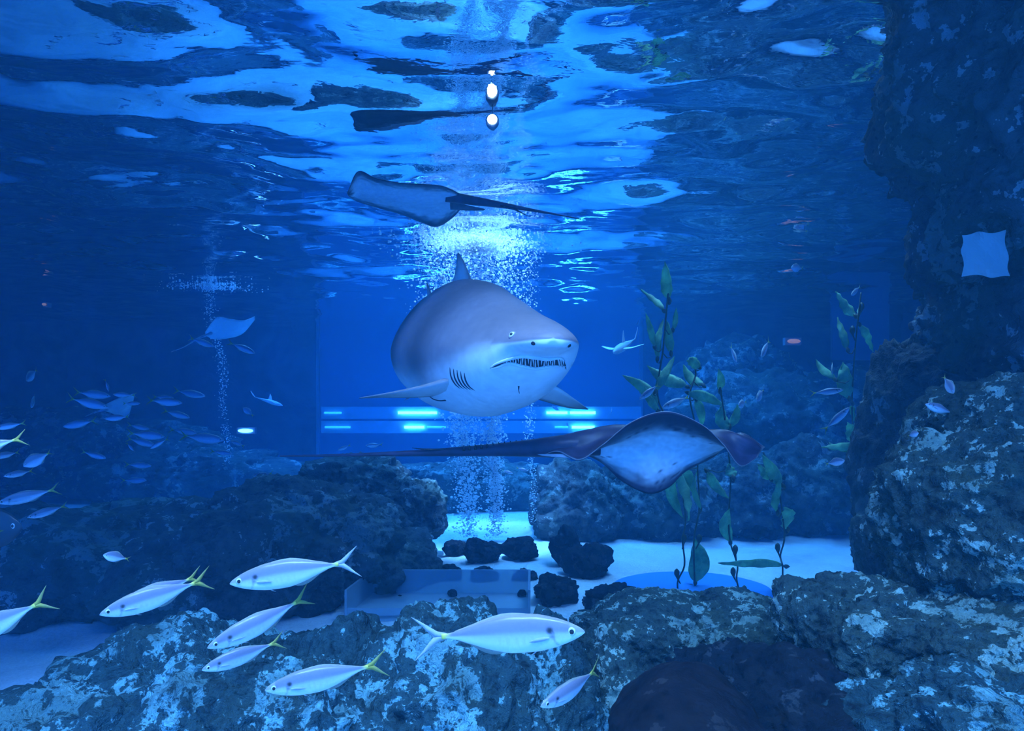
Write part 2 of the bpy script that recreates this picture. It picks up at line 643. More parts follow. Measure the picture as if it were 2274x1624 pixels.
small_lamp('wall_lamp', 545, 957, 12.5, 34, 9, M['lamp_white'], 'small white wall lamp glowing left of the lamp rows')
small_lamp('red_lamp', 98, 676, 9.0, 8, 6, M['red_lamp'], 'tiny orange glow for a reflected exit lamp at the dark left wall')  # glowing stand-in for the reflection of an exit lamp
small_lamp('red_lamp', 1763, 758, 9.0, 30, 10, M['red_lamp'], 'wide dull red lamp on the right, left of the upper kelp blades')


# bright spotlight just under the water line (the surface mirrors it)
def pool_spot(px, py, Yd, rpx, label):
    c = at(px, py, Yd)
    r = empty('pool_spotlight', c)
    tag(r, label, 'lamp')
    rad = rpx * Yd / F
    v, f = tube_geo([(0, 0.012, 0), (0, 0.05, 0), (0, 0.10, 0.0)], [rad * 1.35, rad * 1.3, rad * 0.7], 20)
    mesh_obj('housing', v, f, M['housing'], r)
    v, f = sphere_geo((0, 0, 0), (rad, rad * 0.35, rad), 20, 10)
    mesh_obj('lens', v, f, M['lamp_white'], r)
    v, f = tube_geo([(0, 0.06, rad * 0.8), (0, 0.06, SURF + 0.3 - c.z)], 0.003, 6)
    mesh_obj('hanger', v, f, M['housing'], r)


pool_spot(1093, 265, 3.55, 11, 'bright white spotlight just under the water surface')


# ------------------------------------------------------------------ rocks
ICO = {}


def ico(sub):
    if sub not in ICO:
        bm = bmesh.new()
        bmesh.ops.create_icosphere(bm, subdivisions=sub, radius=1)
        ICO[sub] = (np.array([v.co for v in bm.verts]), [tuple(v.index for v in f.verts) for f in bm.faces])
        bm.free()
    return ICO[sub]


def rock(name, label, lumps, mat, seed, sub=6, amp=0.32, freq=1.5, fine=0.06, cat='rock', group=None, clampz=True):
    """lumps: (px, py, Y, rx_px, rz_px, ry_m[, sub])"""
    c0 = at(lumps[0][0], lumps[0][1], lumps[0][2])
    c0.z = max(c0.z, FLOOR)
    VV, FF, off = [], [], 0
    for k, L in enumerate(lumps):
        px, py, Yd, rx, rz, ry = L[:6]
        v, f = ico(L[6] if len(L) > 6 else sub)
        c = np.array(at(px, py, Yd))
        R = np.array([rx * Yd / F, ry, rz * Yd / F])
        s = R.mean()
        p = v * np.clip(np.abs(v), 0.0, 1)**0 * R
        q = (p + c) / s
        d = amp * fbm(q * freq, 3, seed + k * 31) + 0.35 * amp * (1 - 2 * np.abs(fbm(q * freq * 2.2, 3, seed + 77 + k)))
        d += fine * fbm(q * freq * 7, 3, seed + 5) + fine * 0.5 * fbm(q * freq * 18, 2, seed + 15)
        p = p * (1 + d * 0.8)[:, None]
        w = p + c
        if clampz:
            w[:, 2] = np.maximum(w[:, 2], FLOOR - 0.12)
        VV.append(w - np.array(c0))
        FF += [tuple(i + off for i in t) for t in f]
        off += len(v)
    o = mesh_obj(name, np.vstack(VV), FF, mat)
    o.location = c0
    return tag(o, label, cat, group)


# foreground
rock('rock_mound', 'broad foreground rock mound with pale crust under the left jacks',
     [(470, 1625, 2.40, 300, 235, .5, 7), (690, 1680, 2.35, 240, 260, .5, 7), (200, 1720, 2.2, 260, 230, .5, 6)], M['rock'], 11, 6, 0.25)
rock('rock_mound', 'foreground rock mound behind the single jack heading right',
     [(1000, 1625, 2.5, 230, 240, .5, 7), (1195, 1635, 2.55, 140, 240, .42, 7), (860, 1680, 2.3, 160, 220, .4, 6)], M['rock'], 23, 6, 0.25)
rock('rock_ledge', 'pale crusted rock ledge at the foot of the kelp',
     [(1460, 1430, 2.95, 190, 90, .4, 7), (1650, 1415, 2.95, 150, 85, .4, 7), (1380, 1520, 2.8, 110, 140, .35, 6)], M['rock_pale'], 37, 6, 0.25)
rock('dark_boulder', 'smooth dark brown boulder at the bottom edge, right of centre',
     [(1530, 1655, 1.75, 175, 150, .3, 6)], M['rock_smooth'], 41, 6, 0.10, 1.2, 0.01)
rock('dark_and_shade_rock', 'rock coloured dark for the shade in the hollow behind the smooth boulder',
     [(1800, 1585, 2.0, 150, 110, .3, 6), (1640, 1560, 2.45, 150, 110, .35, 6)], M['rock_dark_and_shade'], 43)  # shade of the hollow put into the rock colour
rock('rock_outcrop', 'pale mottled rock outcrop below the big right boulder',
     [(1960, 1415, 2.2, 160, 115, .35, 7), (2160, 1470, 2.0, 200, 130, .4, 7), (1810, 1385, 2.3, 75, 80, .25, 6)], M['rock_pale'], 51, 6, 0.28)
rock('rock_mound', 'crusted rock in the bottom right corner',
     [(2010, 1650, 1.75, 150, 90, .3, 6), (2200, 1620, 1.65, 200, 110, .35, 7)], M['rock'], 57)
rock('boulder', 'big pale-topped boulder at the right edge under the cliff',
     [(2170, 1150, 2.35, 185, 220, .45, 7), (2250, 970, 2.4, 160, 130, .4, 6)], M['rock_pale'], 63, 7, 0.2, 1.4)
rock('rock_pillar', 'dim rock pillar beside the right kelp, reaching the sand',
     [(2005, 1060, 3.4, 80, 260, .35, 6), (2085, 870, 3.3, 100, 110, .35, 6), (1985, 1230, 3.3, 65, 110, .3, 6)], M['rock_far'], 71, 6, 0.22)
cliff = rock('rock_cliff', 'dark overhanging rock cliff filling the upper right corner',
     [(2320, 120, 2.7, 260, 300, .8, 7), (2270, 420, 2.8, 170, 230, .6, 7), (2320, 740, 2.9, 200, 190, .7, 6),
      (2130, 180, 3.1, 100, 230, .5, 6), (2130, 560, 3.2, 70, 140, .3, 6)], M['rock_far'], 77, 6, 0.25, clampz=False)

# mid distance, left
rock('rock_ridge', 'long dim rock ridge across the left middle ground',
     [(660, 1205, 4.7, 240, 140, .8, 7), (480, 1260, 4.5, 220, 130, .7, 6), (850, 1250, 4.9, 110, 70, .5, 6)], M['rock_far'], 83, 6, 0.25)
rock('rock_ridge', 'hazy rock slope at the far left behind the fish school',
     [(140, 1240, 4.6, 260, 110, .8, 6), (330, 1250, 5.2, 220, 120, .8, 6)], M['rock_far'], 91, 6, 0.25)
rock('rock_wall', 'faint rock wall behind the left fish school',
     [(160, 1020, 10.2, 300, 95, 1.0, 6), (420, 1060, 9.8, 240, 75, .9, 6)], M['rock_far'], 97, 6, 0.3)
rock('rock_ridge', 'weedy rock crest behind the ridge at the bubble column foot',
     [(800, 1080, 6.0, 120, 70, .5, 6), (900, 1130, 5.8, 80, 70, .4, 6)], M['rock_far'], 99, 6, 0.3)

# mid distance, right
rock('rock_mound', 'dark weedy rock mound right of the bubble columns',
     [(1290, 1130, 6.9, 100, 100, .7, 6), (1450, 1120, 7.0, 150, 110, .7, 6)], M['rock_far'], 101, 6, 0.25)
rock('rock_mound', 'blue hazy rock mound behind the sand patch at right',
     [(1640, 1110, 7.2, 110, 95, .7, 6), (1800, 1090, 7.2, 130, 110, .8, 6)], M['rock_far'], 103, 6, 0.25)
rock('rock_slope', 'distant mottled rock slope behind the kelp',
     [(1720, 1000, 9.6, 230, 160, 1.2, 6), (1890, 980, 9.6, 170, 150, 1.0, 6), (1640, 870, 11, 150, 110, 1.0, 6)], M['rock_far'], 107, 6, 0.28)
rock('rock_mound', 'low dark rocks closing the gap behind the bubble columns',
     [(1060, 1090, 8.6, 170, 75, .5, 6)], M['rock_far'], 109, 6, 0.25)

# stones lying on the sand: (x0, x1, y0, y1, label)
stones = [
    (1038, 1114, 1196, 1252, 'dark stone on the sand at the foot of the bubbles, leftmost of the pair'),
    (1112, 1200, 1192, 1244, 'flat-topped dark stone at the foot of the thin bubble stream'),
    (985, 1040, 1198, 1234, 'small dark stone against the end of the left ridge'),
    (1226, 1296, 1178, 1262, 'tall dark rock behind the rounded one on the sand'),
    (1250, 1354, 1204, 1284, 'large rounded dark rock alone on the bright sand'),
    (974, 1032, 1254, 1292, 'rounded dark stone behind the left half of the clear tray'),
    (1048, 1108, 1260, 1294, 'pointed brown stone behind the middle of the clear tray'),
    (1138, 1194, 1262, 1298, 'dark stone behind the right end of the clear tray'),
    (1174, 1284, 1276, 1342, 'dark stone touching the right end of the clear tray'),
    (1288, 1422, 1298, 1380, 'twin-peaked dark rock on the sand right of the tray'),
    (622, 748, 1284, 1358, 'dark rock behind the tail of the middle left jack'),
    (760, 882, 1254, 1312, 'dark rock behind the left end of the clear tray'),
    (880, 972, 1252, 1298, 'brownish low rock at the foot of the left ridge'),
    (1640, 1714, 1148, 1192, 'dark stone at the far edge of the sand'),
    (1470, 1572, 1322, 1356, 'low dark stone at the root of the kelp'),
]
for k, (x0, x1, y0, y1, lab) in enumerate(stones):
    Yd = -FLOOR * F / (y1 - HY)
    rock('stone', lab, [((x0 + x1) / 2, (y0 + y1) / 2 + (y1 - y0) * 0.05, Yd, (x1 - x0) * 0.46, (y1 - y0) * 0.5, (x1 - x0) * 0.4 * Yd / F)],
         M['rock_dark_and_shade'], 200 + 7 * k, 5, 0.42, 1.1, 0.07, 'stone', 'dark stones on the sand')

# pale plate on the cliff
cb = BVHTree.FromPolygons([v.co + cliff.location for v in cliff.data.vertices], [tuple(p.vertices) for p in cliff.data.polygons])
ds = []
for p in [(x_, y_) for x_ in range(2134, 2246, 10) for y_ in range(514, 620, 10)]:
    h_ = cb.ray_cast(Vector((0, 0, 0)), at(p[0], p[1], 1.0).normalized())
    if h_[0] is not None:
        ds.append(h_[0].y)
Yp = min(ds) - 0.02 if ds else 2.7
cn = [(2136, 520), (2232, 513), (2242, 616), (2138, 612)]
ng = 13
V, Fc = [], []
for back in (0, 1):
    for i in range(ng):
        for j in range(ng):
            u_, v_ = i / (ng - 1), j / (ng - 1)
            x_ = (cn[0][0] * (1 - u_) + cn[1][0] * u_) * (1 - v_) + (cn[3][0] * (1 - u_) + cn[2][0] * u_) * v_
            y_ = (cn[0][1] * (1 - u_) + cn[1][1] * u_) * (1 - v_) + (cn[3][1] * (1 - u_) + cn[2][1] * u_) * v_
            if i in (0, ng - 1) or j in (0, ng - 1):
                x_ += 3 * math.sin(i * 0.7 + j * 0.9)
                y_ += 3 * math.sin(i * 0.8 + j * 0.6 + 1)
            h_ = cb.ray_cast(Vector((0, 0, 0)), at(x_, y_, 1.0).normalized())
            d_ = Yp + 0.012 * math.sin(i * 0.7) * math.cos(j * 0.6)
            V.append(at(x_, y_, d_ + 0.3 * back))
c = sum(V, Vector()) / len(V)
V = [p - c for p in V]
Fc = grid_faces(ng, ng) + [tuple(reversed(q)) for q in grid_faces(ng, ng, off=ng * ng)]
rim = [(i, 0) for i in range(ng)] + [(ng - 1, j) for j in range(1, ng)] + [(i, ng - 1) for i in range(ng - 2, -1, -1)] + [(0, j) for j in range(ng - 2, 0, -1)]
rim = [i * ng + j for i, j in rim]
for k in range(len(rim)):
    a_, b_ = rim[k], rim[(k + 1) % len(rim)]
    Fc.append((a_, b_, b_ + ng * ng, a_ + ng * ng))
o = mesh_obj('pale_slab', V, Fc, M['pale_stone'], smooth=False)
o.location = c
fixnormals(o)
tag(o, 'pale square patch of bare stone on the dark cliff', 'stone')

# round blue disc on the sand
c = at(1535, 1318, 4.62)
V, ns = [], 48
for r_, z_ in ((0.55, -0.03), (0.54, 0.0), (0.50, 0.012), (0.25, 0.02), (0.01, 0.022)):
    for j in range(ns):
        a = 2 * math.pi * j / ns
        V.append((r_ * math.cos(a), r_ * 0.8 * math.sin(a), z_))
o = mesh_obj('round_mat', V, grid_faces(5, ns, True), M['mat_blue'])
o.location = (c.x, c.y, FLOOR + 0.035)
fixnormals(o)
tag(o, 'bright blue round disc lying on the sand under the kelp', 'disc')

# clear tray
tr_ = empty('clear_tray', (at(960, 1380, 4.05).x, 4.25, FLOOR))
tag(tr_, 'clear acrylic tray on the sand behind the centre foreground mound', 'tray')


def quad_panel(name, a, b, h, th, mat=None):
    """upright panel along floor line a-b"""
    a, b = Vector(a), Vector(b)
    n = (b - a).cross(Vector((0, 0, 1))).normalized() * th
    z = Vector((0, 0, h))
    V = [a, b, b + n, a + n, a + z, b + z, b + n + z, a + n + z]
    Fc = [(3, 2, 1, 0), (4, 5, 6, 7), (0, 1, 5, 4), (1, 2, 6, 5), (2, 3, 7, 6), (3, 0, 4, 7)]
    o = mesh_obj(name, local(tr_, V), Fc, mat or M['acrylic'], tr_, False)
    return fixnormals(o)


zf = FLOOR + 0.02
BL, BR = Vector((at(825, 0, 4.5).x, 4.5, zf)), Vector((at(1178, 0, 4.5).x, 4.5, zf))
FL, FR = Vector((at(765, 0, 4.0).x, 4.0, zf)), Vector((at(1178, 0, 4.0).x, 4.0, zf))
quad_panel('back_panel', BL, BR, 0.17, 0.015)
quad_panel('side_panel', FL, BL, 0.17, 0.015)
quad_panel('side_panel', BR, FR, 0.17, 0.015)
quad_panel('front_panel', FR, FL, 0.06, 0.015)
V = [p + Vector((0, 0, dz)) for dz in (-0.02, 0.015) for p in (FL, FR, BR, BL)]
fixnormals(mesh_obj('base', local(tr_, V), [(0, 1, 2, 3), (4, 5, 6, 7), (0, 1, 5, 4), (1, 2, 6, 5), (2, 3, 7, 6), (3, 0, 4, 7)], M['acrylic'], tr_, False))
for k, (px, py, lab) in enumerate(((890, 1330, 'small dark pebble lying at the left inside the clear tray'),
                                   (1005, 1316, 'dark pebble in the middle of the clear tray'),
                                   (1160, 1318, 'dark round pebble in the right corner of the clear tray'))):
    rock('pebble', lab, [(px, py + 3, 4.42, 10, 10, .03)], M['rock_dark_and_shade'], 400 + k, 4, 0.3, 1.2, 0.05, 'stone', 'pebbles in the tray')

# pale ledge at left
rock('pale_ledge', 'pale flat stone slab at the far left',
     [(140, 1184, 5.2, 78, 10, .25)], M['pale_stone'], 450, 5, 0.25, 1.2, 0.03, 'stone')


# ------------------------------------------------------------------ fins and bodies
def foil(LE, TE, thick, n=14, m=7, colf=None):
    """closed fin between leading and trailing edge polylines (root to tip)"""
    A, B = cr(LE, n), cr(TE, n)
    prof = [(0, 0), (0.08, 0.55), (0.3, 1), (0.6, 0.75), (0.85, 0.3), (1, 0.03)]
    V, C = [], []
    for i in range(n):
        u = i / (n - 1)
        ch = B[i] - A[i]
        i2, i1 = min(i + 1, n - 1), max(i - 1, 0)
        sp = (A[i2] + B[i2]) / 2 - (A[i1] + B[i1]) / 2
        nn = np.cross(ch, sp)
        nn /= np.linalg.norm(nn) + 1e-9
        t = thick * (1 - 0.93 * u**0.7)
        up = [A[i] + ch * x + nn * t * y for x, y in prof]
        dn = [A[i] + ch * x - nn * t * y for x, y in prof[-2:0:-1]]
        ring = up + dn
        V += ring
        if colf:
            k = len(prof)
            for q in range(len(ring)):
                x = prof[q][0] if q < k else prof[2 * k - 2 - q][0]
                C.append(colf(u, x, q < k))
    nv = len(prof) * 2 - 2
    Fc = grid_faces(n, nv, True)
    Fc += [tuple(range(nv)), tuple((n - 1) * nv + j for j in range(nv))]
    return V, Fc, (C if colf else None)


# ------------------------------------------------------------------ the big shark
shark = empty('shark', at(1045, 800, 2.6))
tag(shark, 'large grey sand tiger shark with ragged teeth swimming towards the viewer', 'shark')

spine = cr([at(1228, 752, 1.80), at(1194, 764, 2.02), at(1136, 775, 2.25), at(1042, 782, 2.72), at(960, 780, 3.15), at(940, 776, 3.6), at(955, 780, 4.1)], 200)
seg = np.concatenate([[0], np.cumsum(np.linalg.norm(np.diff(spine, axis=0), axis=1))])
LT = seg[-1]
NS, NR = 150, 72
ss = LT * np.linspace(0, 1, NS)**1.35
s_ = [0, .012, .04, .09, .16, .24, .34, .46, .62, .82, 1.05, 1.3, 1.6, 1.95, 2.25, LT + .01]
top_ = [.004, .016, .025, .038, .060, .086, .118, .156, .210, .272, .300, .272, .20, .12, .065, .05]
bot_ = [.004, .020, .026, .032, .042, .098, .150, .190, .225, .252, .252, .222, .155, .09, .055, .045]
wid_ = [.006, .034, .058, .082, .108, .138, .172, .204, .232, .254, .258, .226, .16, .095, .05, .04]
top, bot, wid = curve(s_, top_, ss), curve(s_, bot_, ss), curve(s_, wid_, ss)
zoff = np.zeros(NS)
BV, BC = [], []
grey = np.array([0.21, 0.195, 0.235])
white = np.array([0.86, 0.88, 0.88])
cen = np.stack([np.interp(ss, seg, spine[:, k]) for k in range(3)], 1)
tan = np.gradient(cen, axis=0)
tan /= np.linalg.norm(tan, axis=1)[:, None]
for i in range(NS):
    T = tan[i]
    side = np.cross(T, [0, 0, 1.0])
    side /= np.linalg.norm(side)
    upv = np.cross(side, T)
    snout = np.clip(1 - ss[i] / 0.3, 0, 1)
    for j in range(NR):
        a = 2 * math.pi * j / NR
        ca, sa = math.cos(a), math.sin(a)
        et = 0.92                                      # top: rounded
        eb = 0.92 - 0.42 * snout                       # snout underside is flat
        if sa >= 0:
            yy = wid[i] * np.sign(ca) * abs(ca)**et * (1 - 0.36 * abs(sa)**1.1 * (1 - snout))
            zz = top[i] * abs(sa)**(et + 0.15 * snout)
        else:
            yy = wid[i] * np.sign(ca) * abs(ca)**eb
            zz = -bot[i] * abs(sa)**(0.95)
        p = cen[i] + side * yy + upv * zz
        BV.append(p)
        # colour: grey back, white below a wavy line
        h = zz / (top[i] if sa >= 0 else bot[i])
        lim = np.interp(ss[i], [0, 0.14, 0.2, 0.34, 0.5, 0.8, 2.4], [-0.12, -0.1, -0.05, -0.10, -0.25, -0.42, -0.4])
        w = 1 / (1 + math.exp(-(h - lim) / (0.03 if ss[i] < 0.25 else 0.07)))
        ripple_shade = 1 + 0.25 * math.sin(ss[i] * 12 + 0.9 + 0.8 * h) * np.clip(ss[i] * 1.5, 0, 1)  # soft bands of ripple light and shade painted into the grey back
        BC.append(white * (1 - w) + grey * ripple_shade * w)
BV = np.array(BV)
BF = grid_faces(NS, NR, True) + [tuple(range(NR)), tuple((NS - 1) * NR + j for j in range(NR))]
sb = mesh_obj('body', local(shark, BV), BF, M['shark'], shark, colors=BC)
fixnormals(sb)
BVH = BVHTree.FromPolygons([Vector(v) for v in BV], BF)


def hit(px, py, default=2.2):
    d = at(px, py, 1.0).normalized()
    loc, nor, idx, dist = BVH.ray_cast(Vector((0, 0, 0)), d)
    if loc is None:
        loc, nor, idx, dist = BVH.find_nearest(at(px, py, default))
    if nor.dot(d) > 0:
        nor = -nor
    return loc, nor


def sframe(s):
    c = np.array([np.interp(s, seg, spine[:, k]) for k in range(3)])
    i = int(np.argmin(abs(ss - s)))
    T = tan[i]
    side = np.cross(T, [0, 0, 1.0])
    side /= np.linalg.norm(side)
    return Vector(c), Vector(T), Vector(side), Vector(np.cross(side, T)), top[i], bot[i], wid[i]


def shark_fin(name, LE, TE, thick, label=None, under=False):
    g = lambda u, x, upper: (np.array([0.25, 0.245, 0.27]) if (upper != under) else np.array([0.62, 0.64, 0.66]) * (1 - 0.75 * max(0, (u - 0.35) / 0.65)) * (1 if x < 0.75 else 0.45))
    v, f, c = foil(LE, TE, thick, 18, 7, g)
    o = mesh_obj(name, local(shark, v), f, M['shark'], shark, colors=c)
    return fixnormals(o)


def fin_vert(name, s0, s1, h, sweep, thick, down=False, lean=0.0):
    c0, T, sd, up, t0, b0, w0 = sframe(s0)
    c1, _, _, up1, t1, b1, _ = sframe(s1)
    a = c0 + (up * (t0 - 0.03) if not down else -up * (b0 - 0.03))
    b = c1 + (up1 * (t1 - 0.03) if not down else -up1 * (b1 - 0.03))
    u = -up if down else up
    tip = a + T * sweep + u * h + sd * lean
    LE = [a, a + (tip - a) * 0.35 - T * 0.01, a + (tip - a) * 0.75 - T * 0.015, tip]
    TE = [b, b + (tip - b) * 0.3 - T * (s1 - s0) * 0.25, b + (tip - b) * 0.7 - T * (s1 - s0) * 0.12, tip + T * 0.015]
    return shark_fin(name, LE, TE, thick)


fin_vert('dorsal_fin', 0.94, 1.34, 0.165, 0.2, 0.042)
fin_vert('second_dorsal_fin', 1.45, 1.72, 0.12, 0.14, 0.028)
fin_vert('anal_fin', 1.72, 1.9, 0.12, 0.13, 0.012, True)
# pectoral fins: leading edge faces the viewer
shark_fin('pectoral_fin',
          [at(1010, 838, 2.26), at(940, 858, 2.30), at(870, 872, 2.36), at(798, 884, 2.44)],
          [at(985, 880, 2.56), at(920, 884, 2.54), at(860, 884, 2.50), at(800, 885, 2.47)], 0.026, under=False)
shark_fin('pectoral_fin',
          [at(1205, 850, 2.20), at(1240, 862, 2.24), at(1275, 886, 2.30), at(1307, 909, 2.36)],
          [at(1160, 878, 2.50), at(1210, 892, 2.47), at(1260, 906, 2.43), at(1302, 910, 2.39)], 0.026, under=True)
shark_fin('pelvic_fin', [at(960, 850, 3.2), at(925, 872, 3.25), at(900, 888, 3.32)], [at(945, 862, 3.42), at(915, 882, 3.40), at(898, 890, 3.37)], 0.014)
shark_fin('pelvic_fin', [at(985, 850, 3.2), at(1000, 862, 3.22), at(1012, 872, 3.3)], [at(970, 862, 3.42), at(990, 870, 3.40), at(1008, 874, 3.36)], 0.014)
c, T, sd, up, t0, b0, w0 = sframe(LT - 0.05)
shark_fin('caudal_fin', [c - T * 0.1 + up * .02, c + T * 0.2 + up * .08, c + T * 0.5 + up * .16], [c - T * 0.05 - up * .04, c + T * .25 + up * .0, c + T * 0.52 + up * .12], 0.015)
shark_fin('caudal_fin', [c - T * 0.08, c + T * 0.02 - up * .12, c + T * 0.12 - up * .22], [c + T * 0.1 + up * .02, c + T * 0.10 - up * .08, c + T * 0.14 - up * .20], 0.012)

# eye, nostrils, gill slits, mouth and teeth, set into the skin
def rot_to(n):
    return Vector(n).to_track_quat('Z', 'Y').to_matrix()


p, n = hit(1137, 744)
ec = p - n * 0.003
v, f = sphere_geo(ec, 0.0115, 20, 12)
ey = mesh_obj('eye', local(shark, v), f, M['eye'], shark)
gz = (n * 0.55 - p.normalized() * 0.45).normalized()
v, f = sphere_geo(ec + gz * 0.0098, (0.0048, 0.0048, 0.0025), 12, 8, rot_to(gz))
mesh_obj('pupil', local(shark, v), f, M['black'], ey)
Q_ = rot_to(n)
ring = [p + Q_ @ Vector((0.0125 * math.cos(t_), 0.0105 * math.sin(t_), 0)) for t_ in np.linspace(0, 2 * math.pi, 25)]
v, f = tube_geo([tuple(q) for q in ring], 0.0022, 6)
mesh_obj('eyelid', local(shark, v), f, M['shark'], shark, colors=[(0.30, 0.29, 0.32)] * len(v))


def on_skin(pts, lift=0.002):
    r = []
    for x, y in pts:
        q, nn = hit(x, y)
        r.append(q + nn * lift)
    return r


def interp2(pts, n):
    return [(q[0], q[1]) for q in cr([(x, y, 0) for x, y in pts], n)]


for cx, cy_ in ((1184, 763), (1264, 768)):
    p, n = hit(cx, cy_)
    v, f = sphere_geo(p, (0.008, 0.006, 0.004), 12, 8, rot_to(n))
    mesh_obj('nostril', local(shark, v), f, M['black'], shark)
for k in range(5):
    x0 = 999 + 8 * k
    pts = interp2([(x0, 816 + 3 * k), (x0 + 3, 836 + 2 * k), (x0 + 12, 853 + 1.5 * k), (x0 + 24, 864 + k)], 12)
    P_ = on_skin(pts, 0.0)
    R_ = 0.004 * np.sin(np.linspace(0.25, math.pi - 0.1, 12))
    v, f = tube_geo([tuple(q) for q in P_], R_, 6)
    mesh_obj('gill_slit', local(shark, v), f, M['mouth'], shark)

up_l = interp2([(1090, 816), (1104, 807), (1130, 797), (1160, 790), (1190, 793), (1216, 797), (1240, 794), (1253, 800)], 40)
lo_l = interp2([(1090, 818), (1106, 815), (1131, 806), (1160, 812), (1190, 817), (1216, 813), (1240, 812), (1254, 813)], 40)
U_, L_ = on_skin(up_l, 0.003), on_skin(lo_l, 0.003)
V = list(U_) + list(L_)
Fc = [(i, i + 1, 40 + i + 1, 40 + i) for i in range(39)]
Mi = len(V)
V2 = V + [v_ + Vector((0, 0.01, 0)) for v_ in V]
Fc += [(80 + a, 80 + b_, 80 + c_, 80 + d_) for a, b_, c_, d_ in Fc]
mo = mesh_obj('mouth', local(shark, V2), Fc, M['mouth'], shark)
for rail, rad, lift in ((U_, 0.006, 0), (L_, 0.006, 0)):
    P_ = [q - Vector((0, 0.002, 0)) for q in rail]
    v, f = tube_geo([tuple(q) for q in P_], rad * np.sin(np.linspace(0.3, math.pi - 0.3, 40)), 8)
    cc = [white * 0.9] * len(v)
    mesh_obj('lip', local(shark, v), f, M['shark'], shark, colors=cc)
rt = random.Random(3)
for k in range(9, 39):
    if k % 2 == 0 and rt.random() < 0.25:
        continue
    up_t = k % 2
    base = U_[k] if up_t else L_[k]
    end = L_[k] if up_t else U_[k]
    d = (end - base)
    ln = max(d.length * rt.uniform(0.75, 1.05), 0.008)
    d = d.normalized() if d.length > 1e-5 else Vector((0, 0, -1))
    b0 = base + Vector((0, -0.004, 0)) - d * 0.002
    tipp = b0 + d * ln + Vector((rt.uniform(-.003, .003), -0.003, 0))
    v, f = tube_geo([b0, b0 + (tipp - b0) * .4 + Vector((0, -.001, 0)), b0 + (tipp - b0) * .8, tipp], [.0027, .0021, .001, .0003], 6)
    mesh_obj('tooth', local(shark, v), f, M['tooth'], mo)
v, f = tube_geo([tuple(q) for q in on_skin(interp2([(1249, 800), (1254, 810), (1257, 820)], 6), 0.0)], [.002, .003, .003, .003, .002, .001], 6)
mesh_obj('skin_crease', local(shark, v), f, M['mouth'], shark)
# throat crease and little hook below the jaw
v, f = tube_geo([tuple(q) for q in on_skin(interp2([(950, 876), (962, 886), (976, 890), (990, 889)], 8), 0.0)], 0.003, 6)
mesh_obj('skin_crease', local(shark, v), f, M['mouth'], shark)
p, n = hit(1152, 858)
v, f = tube_geo([p, p + n * 0.006 + Vector((0, 0, -.008)), p + n * 0.004 + Vector((.002, 0, -.02))], [.003, .0012, .0006], 6)
mesh_obj('hook', local(shark, v), f, M['black'], shark)


